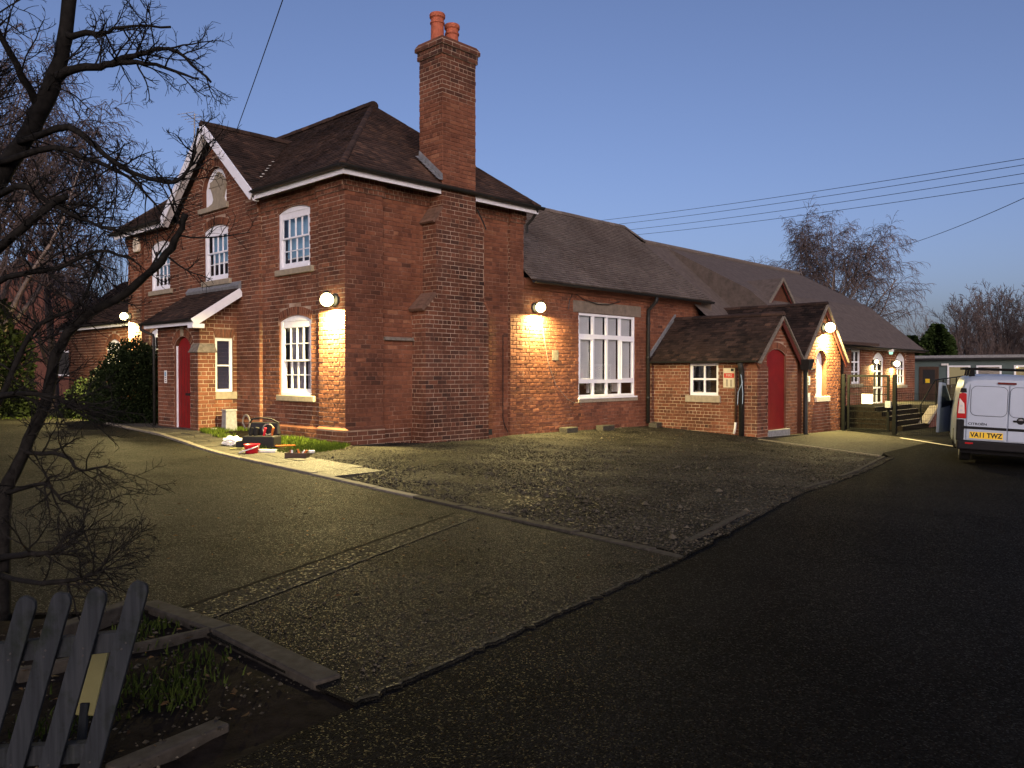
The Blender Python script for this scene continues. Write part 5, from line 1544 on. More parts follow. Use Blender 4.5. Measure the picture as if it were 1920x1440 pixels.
fen = thing('mesh_fence', 'black welded mesh fence running from the gate behind the van', 'fence', (GX, -8, G(GX, -8)))
for y in (-7.6, -10.1): post(fen, y, .07, 1.35)
mb = MB(); k = -5.24
while k > -10.1:
    z = G(GX, k); mb.box(GX - .003, GX + .003, k - .003, k + .003, z + .03, z + 1.3); k -= .052
for i in range(7):
    z = g0 - .03 + .06 + i * .2; mb.box(GX - .009, GX - .003, -10.1, -5.22, z, z + .007)
part('mesh_wires', mb, 'steel_black', fen, kind='stuff')
wl = MB(); a, b = (15.15, -5.75), (13.3, -7.75)
wl.bar((a[0], a[1], G(*a) + .012), (b[0], b[1], G(*b) + .012), .07, .006)
tag(part('painted_line', wl, 'cream_paint'), 'pale painted line on the ground in front of the mesh fence', kind='structure')
# timber fence panels behind the ramp
tf = thing('board_fence', 'weathered close-board fence beyond the ramp', 'fence', (30, -5, -.4))
for k in range(16):
    y = -2.9 - .2 * k; mb = MB(); mb.box(30 - .012, 30.012, y - .19, y, -.5, .95 + rnd.uniform(-.02, .02)); part('fence_plank', mb, 'fence_board', tf)

# leaning picket fence at the near left
pk = thing('picket_fence', 'leaning grey picket fence at the near left corner', 'fence', (-8.45, -10.4, 0))
tops = [(-8.275, -10.62, .725), (-8.385, -10.52, .70), (-8.475, -10.42, .685), (-8.565, -10.33, .67), (-8.66, -10.23, .66)]
leanv = Vector((.165, -.165, 0)) * .80
for i, tp in enumerate(tops):
    tp = Vector(tp); bt_ = tp - leanv * 1.25; bt_.z = -.12
    d = (tp - bt_).normalized(); fn = Vector((-.69, -.72, 0)); sx = d.cross(fn).normalized(); w, th = .036, .010
    nrm = sx.cross(d).normalized()
    ck = rnd.uniform(-.006, .006)
    prof = [(-w, 0), (w, 0), (w, 1), (w * .80, 1.028), (w * .45, 1.042 + ck), (-w * .45, 1.042 - ck), (-w * .80, 1.028), (-w, 1)]
    L_ = (tp - bt_).length; mb = MB(); n_ = len(prof)
    for s in (-th, th):
        for a, q in prof: mb.vert(bt_ + sx * a + d * (q * L_ * .955) + nrm * s)
    mb.face(range(n_)[::-1]); mb.face(range(n_, 2 * n_))
    for k in range(n_): mb.face((k, (k + 1) % n_, n_ + (k + 1) % n_, n_ + k))
    pko = part('picket', mb, 'timber', pk, bevel=.003)
    for q in (.70, .73, .20):
        nl = MB(); c = bt_ + d * (q * L_) + sx * rnd.uniform(-.012, .012) - nrm * (th + .0005) * (1 if nrm.dot(EYE - tp) < 0 else -1); nl.tube([c, c + (EYE - tp).normalized() * .002], .004, 8); part('nail', nl, 'ink', pko)
for f, hgt in ((.72, .075), (.22, .075)):
    a = Vector(tops[0]).lerp(Vector(tops[0]) - leanv * 1.25 - Vector((0, 0, .84)), 1 - f); b = Vector(tops[4]).lerp(Vector(tops[4]) - leanv * 1.25 - Vector((0, 0, .79)), 1 - f)
    ext = (b - a).normalized()
    off = Vector((.69, .72, 0)) * .04
    mb = MB(); mb.bar(a + off + ext * .02, b + off + ext * .2, .04, hgt); part('rail', mb, 'timber', pk, bevel=.004)
tb_ = thing('pale_stake', 'pale yellow-green marker stake standing behind the pickets', 'stake', (-8.15, -10.1, 0))
mb = MB(); p0, p1 = Vector((-8.34, -10.22, .12)), Vector((-8.25, -10.15, .38)); mb.bar(p0, p1, .075, .02, up=(-.69, -.72, 0)); part('board', mb, 'yellow_tub', tb_, bevel=.006)
mb = MB(); mb.bar(p0 - Vector((.04, .03, .25)), p0 + Vector((0, 0, .05)), .03, .018, up=(-.69, -.72, 0)); part('point', mb, 'timber', tb_)

# ---------------------------------------------------------------- clutter in front of the house
gl = lambda x, y: G(x, y)
# open black tool bag
x, y = -1.42, .78; z = gl(x, y)
bag = thing('tool_bag', 'open black tool bag with tools inside on the grass strip', 'bag', (x, y, z))
mb = MB(); mb.box(-.27, .27, -.17, .17, 0, .20); mb.hexa([(-.27, .05, .2), (.27, .05, .2), (.27, .17, .2), (-.27, .17, .2), (-.22, .09, .42), (.24, .10, .42), (.24, .16, .40), (-.22, .16, .40)])
BAGROT = Matrix.Translation((x, y, z)) @ Matrix.Rotation(R(-52), 4, 'Z') @ Matrix.Scale(1.2, 4)
def place(mb, mtx):
    mb.v = [tuple(mtx @ Vector(v)) for v in mb.v]; return mb
part('bag_body', place(mb, BAGROT), 'nylon_black', bag, bevel=.03)
mb = MB(); mb.tube([(-.24, .1, .40), (-.16, .0, .47), (0, -.03, .49), (.16, .0, .47), (.25, .1, .40)], .014, 6); part('handle', place(mb, BAGROT), 'nylon_black', bag)
for (px, py, r_, m_) in ((-.1, -.02, .035, 'cast_iron'), (.05, -.05, .022, 'red_plastic'), (.16, 0, .02, 'orange_tool'), (-.18, -.04, .025, 'cast_iron')):
    mb = MB(); mb.tube([(px, py, .15), (px + .03, py - .02, .26), (px + .05, py - .03, .33)], r_, 8); part('tool', place(mb, BAGROT), m_, bag)
mb = MB(); mb.tube([(.12 + .09 * math.cos(a), -.02, .30 + .09 * math.sin(a)) for a in [k * .52 for k in range(13)]], .012, 6); part('cable_coil', place(mb, BAGROT), 'cable_grey', bag)
mb = MB(); mb.box(-.40, -.26, -.1, .12, 0, .11); part('side_pocket', place(mb, BAGROT), 'nylon_black', bag, bevel=.02)
def obj1(name, label, cat, mb, mat, x, y, rot=0, dz=0, bevel=0, sm=False):
    mtx = Matrix.Translation((x, y, G(x, y) + dz)) @ Matrix.Rotation(R(rot), 4, 'Z')
    o = part(name, place(mb, mtx), mat, bevel=bevel, smooth_=sm); return solo(o, label, cat)
mtx = Matrix.Translation((-2.12, -.12, G(-2.1, -.1) + .02)) @ Matrix.Rotation(R(-50), 4, 'Z')
rt_ = thing('red_tub', 'bright red plastic tub with a pale handle on the slabs', 'tub', (-2.12, -.12, 0))
mb = MB(); mb.lathe((0, 0, 0), [(.11, 0), (.14, .15), (.15, .16), (.13, .158), (.10, .02)], 20); part('tub', place(mb, mtx), 'red_plastic', rt_, smooth_=True)
mb = MB(); mb.tube([(-.17, -.16, .02), (-.06, -.17, .06), (.08, -.15, .10), (.14, -.06, .13)], .012, 6); part('handle', place(mb, mtx), 'white_plastic', rt_)
pl = thing('plastic_bottle', 'crumpled clear plastic wrapping with a pale tube beside the tool bag', 'packaging', (-1.72, 1.45, 0))
mtx = Matrix.Translation((-1.72, 1.4, G(-1.7, 1.4) + .03)) @ Matrix.Rotation(R(-50), 4, 'Z')
bm2 = bmesh.new(); bmesh.ops.create_icosphere(bm2, subdivisions=3, radius=1)
for v in bm2.verts:
    n_ = 1 + .45 * noise.noise(v.co * 2.3) + .25 * noise.noise(v.co * 6)
    v.co = Vector((v.co.x * .19 * n_, v.co.y * .11 * n_, max(-.02, v.co.z * .11 * n_ + .05)))
me = bpy.data.meshes.new('wrapping'); bm2.to_mesh(me); bm2.free(); me.materials.append(M['white_plastic']); me.transform(mtx); link('wrapping', me, pl)
mb = MB(); mb.tube([(.05, .02, .08), (.33, .06, .07)], .045, 12); part('tube', place(mb, mtx), 'white_plastic', pl, smooth_=True)
mb = MB(); mb.box(-.17, .17, -.06, .06, 0, .05); obj1('white_tray', 'small white tray in front of the tool bag', 'tray', mb, 'white_plastic', -1.86, -.20, -50, .02, .01)
mb = MB(); mb.tube([(-.2, 0, .02), (0, .01, .025), (.2, -.02, .03)], .016, 8); obj1('orange_tool', 'orange handled tool lying in the grass', 'tool', mb, 'orange_tool', -1.16, .36, -40, .03)
yc = MB(); yc.tube([(-.14, 0, .012), (-.02, .05, .012), (.1, .0, .015), (.16, .04, .012)], .018, 6); obj1('yellow_tool', 'small yellow tool on the slabs left of the red tub', 'tool', yc, 'yellow_tub', -2.05, .55, -40, .03)
ob = thing('open_toolbox', 'small open toolbox with brown and white contents on the slabs', 'toolbox', (-1.97, -1.42, 0))
mtx = Matrix.Translation((-1.97, -1.40, G(-2, -1.4) + .02)) @ Matrix.Rotation(R(-52), 4, 'Z')
mb = MB(); mb.box(-.19, .19, -.09, .09, 0, .02)
for q in ((-.19, .19, -.09, -.08), (-.19, .19, .08, .09), (-.19, -.18, -.08, .08), (.18, .19, -.08, .08)): mb.box(*q, .021, .085)
part('case', place(mb, mtx), 'brown_door', ob)
for k in range(7):
    mb = MB(); a = rnd.uniform(-.14, .14); b = rnd.uniform(-.05, .05); mb.bar((a, b, .03), (a + rnd.uniform(-.08, .08), b + rnd.uniform(-.04, .04), .12 + rnd.uniform(0, .04)), .03, .02); part('contents', place(mb, mtx), ('white_plastic', 'red_clay', 'orange_tool', 'ink')[k % 4], ob)
mb = MB(); mb.lathe((0, 0, 0), [(.03, 0), (.055, .002), (.06, .02), (.055, .045), (.03, .045), (.028, .02)], 18); obj1('tape_roll', 'small white roll of tape at the gravel edge', 'tape', mb, 'white_plastic', -1.36, -.90, 0, .02)
# grey box and hose by the porch
bx = thing('grey_box', 'narrow grey concrete box standing beside the front porch', 'box', (-.35, 4.1, .12))
mtx = Matrix.Translation((-.42, 4.05, G(-.4, 4.05))) @ Matrix.Rotation(R(-4), 4, 'Z')
mb = MB(); mb.hexa([(-.14, -.13, 0), (.14, -.13, 0), (.14, .13, 0), (-.14, .13, 0), (-.125, -.115, .46), (.125, -.115, .46), (.125, .115, .46), (-.125, .115, .46)]); part('body', place(mb, mtx), 'grey_box', bx, bevel=.01)
mb = MB(); mb.box(-.14, .14, -.13, .13, .461, .50); part('lid', place(mb, mtx), 'galv', bx, bevel=.008)
hs = MB()
hs.tube([(-.10 + .02 * (k % 13) / 13, 3.86 + (.15 + .012 * (k // 13)) * math.cos(k * .483), .15 + .17 + (.15 + .012 * (k // 13)) * math.sin(k * .483)) for k in range(40)], .016, 6, False)
solo(part('hose_coil', hs, 'cable_grey'), 'coiled grey hose leaning against the wall beside the grey box', 'hose')
ff = MB(); ff.lathe((0, 0, 0), [(.05, 0), (.09, .02), (.07, .06), (.02, .07)], 9); obj1('paper_cup', 'crushed white litter at the foot of the porch pier', 'litter', ff, 'white_plastic', -.75, 4.15, 0)
# blocks at the foot of the hall wall
for i, (x, y, rot, lab) in enumerate(((6.80, -.22, 4, 'pale loose brick at the foot of the hall wall, left of the large window'), (8.38, -.22, -3, 'pale loose brick at the foot of the hall wall, under the large window'), (10.78, -.28, 12, 'rough hollow block at the foot of the hall downpipe'))):
    mb = MB(); mb.box(-.25, .25, -.13, .13, 0, .16)
    obj1('loose_block', lab, 'block', mb, 'slab', x, y, rot, -.02, .015)['group'] = 'loose blocks along the hall wall'

# ---------------------------------------------------------------- wires and aerial
def wire(a, b, sag, label, r=.012, name='overhead_wire', n=24, group='overhead wires'):
    a, b = Vector(a), Vector(b); mb = MB()
    mb.tube([a.lerp(b, k / n) - Vector((0, 0, sag * 4 * (k / n) * (1 - k / n))) for k in range(n + 1)], r, 5)
    return solo(part(name, mb, 'black_plastic'), label, 'wire', group)
for (a, b, lab) in (((37.79, 23.93, 12.8), (27.78, -6.24, 10.15), 'topmost of the four overhead wires at the right'), ((38.88, 22.78, 12.56), (27.78, -6.24, 9.9), 'second of the four overhead wires at the right'), ((39.83, 21.77, 12.21), (27.78, -6.24, 9.56), 'third of the four overhead wires at the right'), ((40.24, 21.33, 11.85), (27.77, -6.25, 9.18), 'lowest of the four overhead wires at the right')):
    a, b = Vector(a), Vector(b); d = b - a
    wire(a - d * .25, b + d * .25, .35, lab, .013)
a, b = Vector((41.33, 2.72, 9.14)), Vector((25.44, -6.72, 8.14)); d = b - a
wire(a - d * .3, b + d * .3, .3, 'single overhead wire passing behind the bare birch at the right', .014)
a, b = Vector((.6, 5.55, 7.66)), Vector((-2.02, -1.08, 8.05)); d = b - a
wire(a, a + d * 2.2, .1, 'thin wire rising from the gable of the house to the top of the picture', .010)
an = thing('tv_aerial', 'small television aerial behind the peak of the front gable', 'aerial', (1.5, 9.85, 7.2))
mb = MB(); mb.tube([(1.5, 9.85, 7.1), (1.5, 9.85, 9.2)], .022, 6); part('mast', mb, 'galv', an)
mb = MB(); mb.tube([(1.1, 9.55, 9.05), (1.9, 10.2, 9.0)], .012, 5); part('boom', mb, 'galv', an)
for k in range(6):
    f = k / 5; c = Vector((1.1, 9.55, 9.05)).lerp(Vector((1.9, 10.2, 9.0)), f); mb = MB(); mb.tube([c + Vector((.16, -.2, .03)), c - Vector((.16, -.2, .03))], .008, 4); part('element', mb, 'galv', an)
# ---------------------------------------------------------------- silver van
hd = R(43.584) - R(27)                              # heading
van = thing('parked_van', 'silver panel van seen from behind with roof bars and left front door ajar', 'van', (0, 0, 0))
VW, VH, VL = 1.80, 1.80, 4.5
whl = Vector((9.38, -8.80, 0)); hv = Vector((math.cos(hd), math.sin(hd), 0)); rv = Vector((math.sin(hd), -math.cos(hd), 0))
org = whl - hv * .80 + rv * (.77)
org.z = G(whl.x, whl.y)
van.location = org; van.rotation_euler = (0, R(2.2), hd - R(90))      # local x right, y forward, z up; leans with the slope
def vpart(name, mb, mat, parent=None, bevel=0, sm=False, seg=2):
    o = bpy.data.objects.new(name, mb.mesh(name, mat, sm)); col.objects.link(o); o.parent = parent or van
    if bevel:
        b = o.modifiers.new('bevel', 'BEVEL'); b.width = bevel; b.segments = seg; b.limit_method = 'ANGLE'
    WORLD[o.name] = Vector((0, 0, 0))
    return o
# body: cross sections along the length, each a closed loop of (x, z)
def section(w, zb, zt, tum, crown):
    h = zt - zb; pts = []
    prof = [(1.0, 0), (1.02, .12), (1.02, .35), (.995, .50), (.97, .62), (1 - tum * .6, .80), (1 - tum, .92), (1 - tum - .05, .965), (1 - tum - .16, .99)]
    for a, b in prof: pts.append((w * a, zb + h * b))
    top = [(w * (1 - tum - .4), zt + crown * .7), (0, zt + crown)]
    pts += top
    return pts + [(-x, z) for x, z in pts[::-1][1:]]
secs = [(0.00, .86, .46, 1.70, .10, .02), (.05, .885, .42, 1.75, .10, .025), (.16, .90, .38, 1.785, .10, .03), (1.2, .91, .34, 1.80, .10, .035), (2.6, .91, .34, 1.80, .10, .035), (3.05, .91, .34, 1.76, .11, .03), (3.55, .91, .34, 1.45, .16, .03), (3.85, .90, .34, 1.10, .06, .04), (4.3, .84, .34, .98, .05, .05), (4.5, .72, .36, .82, .05, .04)]
mb = MB(); N_ = None
for y, w, zb, zt, tum, cr in secs:
    s = section(w, zb, zt, tum, cr); N_ = len(s)
    for x, z in s: mb.vert((x, y, z))
for i in range(len(secs) - 1):
    for k in range(N_):
        k2 = (k + 1) % N_; mb.face((i * N_ + k, (i + 1) * N_ + k, (i + 1) * N_ + k2, i * N_ + k2))
mb.face(range(N_)); mb.face([(len(secs) - 1) * N_ + k for k in range(N_)][::-1])
body = vpart('body', mb, 'van_silver', sm=True)
es = body.modifiers.new('edges', 'EDGE_SPLIT'); es.split_angle = R(38)
def vshape(name, pts, y0, y1, mat, parent=None, bevel=.004, off=0):
    """outline (x, z) on the rear face, y0 nearer the viewer"""
    m2 = MB(); n = len(pts)
    for y in (y0, y1):
        for x, z in pts: m2.vert((x, y, z))
    m2.face(range(n)); m2.face(range(n, 2 * n)[::-1])
    for k in range(n): m2.face((k, n + k, n + (k + 1) % n, (k + 1) % n))
    return vpart(name, m2, mat, parent, bevel)
def rrect(x0, x1, z0, z1, r, tl=None, n=5):
    out = []
    for cx_, cz_, a0 in ((x1 - r, z0 + r, -90), (x1 - r, z1 - r, 0), (x0 + r, z1 - r, 90), (x0 + r, z0 + r, 180)):
        for k in range(n + 1): out.append((cx_ + r * math.cos(R(a0 + 90 * k / n)), cz_ + r * math.sin(R(a0 + 90 * k / n))))
    return out
SPL = -.02
for sx, nm in ((-1, 'left'), (1, 'right')):
    x0, x1 = (-.74, SPL - .009) if sx < 0 else (SPL + .009, .74)
    dr = vshape('rear_door', [(x0 if sx > 0 else -.725, .50), (x1 if sx < 0 else .725, .50), (x1 if sx < 0 else .73, 1.1), (x1 if sx < 0 else .69, 1.62), (x0 if sx > 0 else -.69, 1.62), (x0 if sx > 0 else -.73, 1.1)], -.022, .0, 'van_silver', bevel=.012)
    a, b = (-.66, SPL - .03) if sx < 0 else (SPL + .03, .66)
    vshape('pressed_panel', rrect(a, b, 1.0, 1.57, .10), -.027, -.0225, 'van_silver', dr, .006)
    # shade of the groove round the blanked window, drawn as a thin dark line
    g = MB(); lp = rrect(a - .012, b + .012, .988, 1.582, .11)
    g.tube([(x, -.0235, z) for x, z in lp] + [(lp[0][0], -.0235, lp[0][1])], .0045, 5, False); vpart('groove_shade', g, 'van_black', dr)
    vshape('trim_strip', [(x0 - (.0 if sx > 0 else .06), .715), (x1 + (0 if sx < 0 else .06), .715), (x1 + (0 if sx < 0 else .06), .77), (x0 - (0 if sx > 0 else .06), .77)], -.034, -.0225, 'van_black', dr, .006)
    # tail lamp
    tl = [(sx * .735, .92), (sx * .905, .92), (sx * .90, 1.16), (sx * .875, 1.42), (sx * .80, 1.44), (sx * .745, 1.42)]
    if sx > 0: pass
    else: tl = tl[::-1]
    lamp = vshape('tail_lamp', tl, -.03, .12, 'lens_red', None, .012)
    cl = [(sx * .765, 1.02), (sx * .885, 1.02), (sx * .87, 1.33), (sx * .785, 1.22)]
    vshape('clear_lens', cl if sx > 0 else cl[::-1], -.036, -.0305, 'lens_clear', lamp, .006)
    for z in (1.08, 1.17):
        m2 = MB(); m2.lathe((sx * .832, -.0365, z), [(.022, 0), (.022, -.003)], 12, 'Y'); vpart('bulb_ring', m2, 'blind_grey', lamp)
    tp = [(sx * .745, 1.445), (sx * .865, 1.445), (sx * .85, 1.53), (sx * .755, 1.53)]
    vshape('lamp_cap', tp if sx > 0 else tp[::-1], -.02, .1, 'van_black', None, .006)
    rf = [(sx * .60, .415), (sx * .74, .415), (sx * .74, .45), (sx * .60, .45)]
    vshape('reflector', rf if sx > 0 else rf[::-1], -.112, -.10, 'lens_red', None, .004)
    vshape('corner_trim', [(sx * .76, .46), (sx * .90, .46), (sx * .905, .90), (sx * .765, .90)][::sx], -.026, .14, 'van_black', None, .02)
m2 = MB(); m2.hexa([(-.88, -.10, .30), (.88, -.10, .30), (.90, .30, .30), (-.90, .30, .30), (-.88, -.10, .485), (.88, -.10, .485), (.91, .30, .50), (-.91, .30, .50)]); vpart('bumper', m2, 'van_black', None, .03, seg=3)
m2 = MB(); m2.hexa([(-.80, .05, .22), (.80, .05, .22), (.80, 4.2, .20), (-.80, 4.2, .20), (-.84, .02, .34), (.84, .02, .34), (.86, 4.3, .36), (-.86, 4.3, .36)]); vpart('underbody', m2, 'van_black')
def lettering(body, size, name, mat, ext=.0005, offset=0, align='CENTER'):
    cu = bpy.data.curves.new(name, 'FONT'); cu.body = body; cu.size = size; cu.align_x = align; cu.align_y = 'CENTER'; cu.extrude = ext; cu.offset = offset
    tmp = bpy.data.objects.new(name, cu); col.objects.link(tmp)
    me = bpy.data.meshes.new_from_object(tmp.evaluated_get(bpy.context.evaluated_depsgraph_get()))
    bpy.data.objects.remove(tmp); me.materials.clear(); me.materials.append(M[mat])
    o = bpy.data.objects.new(name, me); col.objects.link(o); return o
# number plate in its recess
vshape('plate_recess', rrect(-.70, -.055, .515, .695, .02), -.0225, -.0222, 'van_silver', None, 0)
npl = vshape('number_plate', rrect(-.665, -.085, .53, .665, .012), -.031, -.0226, 'yellow_plate', None, .002)
o = lettering('VA11 TWZ', .128, 'registration', 'ink', offset=.005); o.parent = npl; o.location = (-.375, -.0322, .5975); o.rotation_euler = (R(90), 0, 0); o.scale = (.88, 1, 1)
o = lettering('CITRO\u00cbN', .062, 'badge', 'van_black', .002, .0015, align='LEFT'); o.parent = van; o.location = (-.70, -.024, .82); o.rotation_euler = (R(90), 0, 0); o.scale = (1.25, 1, 1)
o = lettering('Dispatch', .06, 'badge', 'van_black', .002, .0015, align='LEFT'); o.parent = van; o.location = (.33, -.024, .82); o.rotation_euler = (R(90), 0, 0)
# handle with its round emblem, high brake lamp
m2 = MB(); m2.box(.07, .33, -.045, -.0225, .895, .935); hnd = vpart('door_handle', m2, 'van_black', None, .012)
m2 = MB(); m2.lathe((.20, -.0226, .925), [(.07, 0), (.07, -.006), (.055, -.008), (.05, -.004)], 24, 'Y'); vpart('emblem_ring', m2, 'van_black', hnd)
for z in (.945, .965):
    m2 = MB(); m2.bar((.16, -.03, z - .02), (.20, -.03, z), .012, .008, (0, -1, 0)); m2.bar((.20, -.03, z), (.24, -.03, z - .02), .012, .008, (0, -1, 0)); vpart('chevron', m2, 'galv', hnd)
vshape('brake_lamp', rrect(-.22, .10, 1.632, 1.675, .012), -.03, .02, 'lens_dark', None, .004)
# wheels
for (x, y) in ((-.80, .80), (.80, .80), (-.80, 3.75), (.80, 3.75)):
    s = 1 if x > 0 else -1
    m2 = MB(); c = (x - s * .10, y, .30); m2.lathe(c, [(.20, -.10), (.27, -.105), (.297, -.085), (.30, -.05), (.30, .05), (.297, .085), (.27, .105), (.20, .10)], 32, 'X')
    wo = vpart('wheel', m2, 'rubber', None, 0, True)
    m2 = MB(); m2.lathe((x - s * .10, y, .30), [(.06, s * .085), (.19, s * .09), (.20, s * .104)] if s > 0 else [(.20, s * .104), (.19, s * .09), (.06, s * .085)], 24, 'X'); vpart('rim', m2, 'galv', wo)
    m2 = MB(); m2.tube([(x + s * .095, y + .36 * math.cos(R(a)), .30 + .36 * math.sin(R(a))) for a in range(0, 181, 15)], .035, 8); vpart('arch_trim', m2, 'van_black')
m2 = MB(); m2.hexa([(-.70, .4, .20), (.70, .4, .20), (.70, 1.2, .2), (-.7, 1.2, .2), (-.72, .35, .5), (.72, .35, .5), (.72, 1.25, .5), (-.72, 1.25, .5)]); vpart('axle', m2, 'van_black')
# roof bars on their feet
for y in (.30, 1.45, 2.45):
    m2 = MB(); m2.bar((-.80, y, 1.93), (.80, y, 1.93), .05, .045); rbp = vpart('roof_bar', m2, 'steel_black', None, .008)
    for x in (-.66, .66):
        m2 = MB(); m2.hexa([(x - .06, y - .05, 1.77), (x + .06, y - .05, 1.77), (x + .06, y + .05, 1.77), (x - .06, y + .05, 1.77), (x - .03, y - .03, 1.95), (x + .03, y - .03, 1.95), (x + .03, y + .03, 1.95), (x - .03, y + .03, 1.95)]); vpart('bar_foot', m2, 'steel_black', rbp, .006)
# side glass, mirror and the left front door standing ajar
fd = MB()
dpr = [(0, .42), (.95, .42), (.98, .95), (.80, 1.10), (.30, 1.58), (.02, 1.60)]
ang = R(19)
def dpt(f, z, off=0):   # along the open door from its hinge at the front edge
    return (-.905 - math.sin(ang) * (.98 - f) + off * math.cos(ang) * -1, 3.62 - math.cos(ang) * (.98 - f) , z)
n = len(dpr)
for off in (0, -.07):
    for f, z in dpr: fd.vert(dpt(f, z, off))
fd.face(range(n)); fd.face(range(n, 2 * n)[::-1])
for k in range(n): fd.face((k, n + k, n + (k + 1) % n, (k + 1) % n))
fdo = vpart('front_door', fd, 'van_silver', None, .012)
g = MB()
for q in ([(.06, 1.0), (.76, 1.06), (.28, 1.52), (.06, 1.53)],):
    for off in (.006, -.076): g.poly([dpt(f, z, off) for f, z in (q if off > 0 else q[::-1])])
vpart('door_glass', g, 'glass_dark', fdo)
g = MB(); g.poly([dpt(f, z, .008) for f, z in ((.04, .46), (.9, .46), (.92, .66), (.04, .68))]); vpart('door_pocket', g, 'van_black', fdo)
g = MB(); p = Vector(dpt(.74, 1.08, -.18)); g.box(p.x - .13, p.x + .06, p.y - .05, p.y + .05, .98, 1.18); vpart('mirror', g, 'van_black', fdo, .03)
wg = MB(); wg.poly([(-.62, 3.12, 1.70), (.62, 3.12, 1.70), (.80, 3.80, 1.16), (-.80, 3.80, 1.16)]); vpart('windscreen', wg, 'glass_dark')
# ---------------------------------------------------------------- trees and shrubs
def rvec(r2):
    while True:
        v = Vector((r2.uniform(-1, 1), r2.uniform(-1, 1), r2.uniform(-1, 1)))
        if .1 < v.length < 1: return v.normalized()
def polyline(p, d, L, n, wander, pull, r2):
    pts = [p.copy()]; d = d.normalized()
    for i in range(n):
        d = (d + rvec(r2) * wander + Vector((0, 0, pull))).normalized()
        p = p + d * (L / n); pts.append(p.copy())
    return pts
def grow(mbs, p, d, L, r, lvl, P, r2):
    """P: list of dicts per level: n segs, kids, wander, pull, ang, ratio, sides"""
    q = P[lvl]
    pts = polyline(p, d, L, q['n'], q['wander'], q['pull'], r2)
    rs = [r * (1 - (1 - q.get('tip', .35)) * i / q['n']) for i in range(q['n'] + 1)]
    mbs[q['mb']].tube(pts, rs, q['sides'], False, tone=r2.random())
    if lvl + 1 >= len(P): return
    for k in range(q['kids']):
        f = q.get('from', .25) + (1 - q.get('from', .25)) * (k + r2.random()) / q['kids']
        i = min(q['n'] - 1, int(f * q['n'])); ff = f * q['n'] - i
        c = pts[i].lerp(pts[i + 1], min(1, ff))
        ax = (pts[i + 1] - pts[i]).normalized()
        side = ax.orthogonal().normalized(); side.rotate(Matrix.Rotation(r2.uniform(0, 6.283), 3, ax))
        a = q['ang'] * r2.uniform(.7, 1.25)
        nd = ax * math.cos(a) + side * math.sin(a)
        grow(mbs, c, nd, L * q['ratio'] * r2.uniform(.65, 1.2) * (1.15 - .55 * f), max(rs[i] * q.get('rr', .55), q.get('rmin', .003)), lvl + 1, P, r2)
def tree(name, label, loc, meshes, mats, scale=1, rot=0, group=None, cat='tree'):
    t = thing(name, label, cat, loc, group)
    t.rotation_euler = (0, 0, rot); t.scale = (scale,) * 3
    for nm, me in zip(('trunk', 'crown'), meshes):
        o = bpy.data.objects.new(nm, me); col.objects.link(o); o.parent = t
    return t
def tree_mesh(P, L, r, seed, mats, d0=(0, 0, 1)):
    r2 = random.Random(seed); mbs = [MB(), MB()]
    grow(mbs, Vector((0, 0, -.2)), Vector(d0), L, r, 0, P, r2)
    return [mbs[0].mesh('trunk', mats[0], True), mbs[1].mesh('crown', mats[1])]
birchP = [dict(n=8, kids=34, wander=.06, pull=.02, ang=.8, ratio=.70, sides=8, mb=0, tip=.15, rr=.42, **{'from': .22}),
          dict(n=7, kids=15, wander=.16, pull=.08, ang=.8, ratio=.45, sides=5, mb=0, tip=.25, rr=.42),
          dict(n=5, kids=9, wander=.22, pull=-.06, ang=.75, ratio=.58, sides=3, mb=1, tip=.4, rr=.5, rmin=.010),
          dict(n=4, kids=3, wander=.20, pull=-.24, ang=.5, ratio=.6, sides=3, mb=1, tip=.5, rr=.8, rmin=.008),
          dict(n=3, kids=0, wander=.12, pull=-.34, ang=.4, ratio=.6, sides=3, mb=1, tip=.6, rmin=.007)]
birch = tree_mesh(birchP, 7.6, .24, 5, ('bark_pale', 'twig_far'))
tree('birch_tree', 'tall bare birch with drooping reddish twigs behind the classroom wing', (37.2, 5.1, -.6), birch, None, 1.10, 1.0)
tree('birch_tree', 'bare birch with hanging twigs standing behind the near branches at the left', (-2.2, 15.6, .0), birch, None, 1.15, 2.6)
woodP = [dict(n=6, kids=14, wander=.08, pull=.02, ang=.6, ratio=.55, sides=6, mb=0, tip=.2, rr=.45, **{'from': .2}),
         dict(n=5, kids=9, wander=.16, pull=.10, ang=.6, ratio=.5, sides=4, mb=0, tip=.3, rr=.5),
         dict(n=4, kids=6, wander=.2, pull=.06, ang=.6, ratio=.55, sides=3, mb=1, tip=.5, rr=.6, rmin=.016),
         dict(n=3, kids=0, wander=.2, pull=.02, ang=.5, ratio=.6, sides=3, mb=1, tip=.6, rmin=.012)]
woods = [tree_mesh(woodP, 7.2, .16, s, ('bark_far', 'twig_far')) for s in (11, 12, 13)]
r3 = random.Random(99)
spots = []
for k in range(16):
    px = 1745 + 15.5 * k + r3.uniform(-6, 6)
    Z = r3.uniform(56, 74)
    w = EYE + CF * Z + CR * ((px - 960) / 1513 * Z); spots.append((w.x, w.y, Z, px))
side_words = ['leftmost', 'second', 'third', 'fourth', 'fifth', 'sixth', 'seventh', 'eighth', 'ninth', 'tenth', 'eleventh', 'twelfth', 'thirteenth', 'fourteenth', 'fifteenth', 'rightmost']
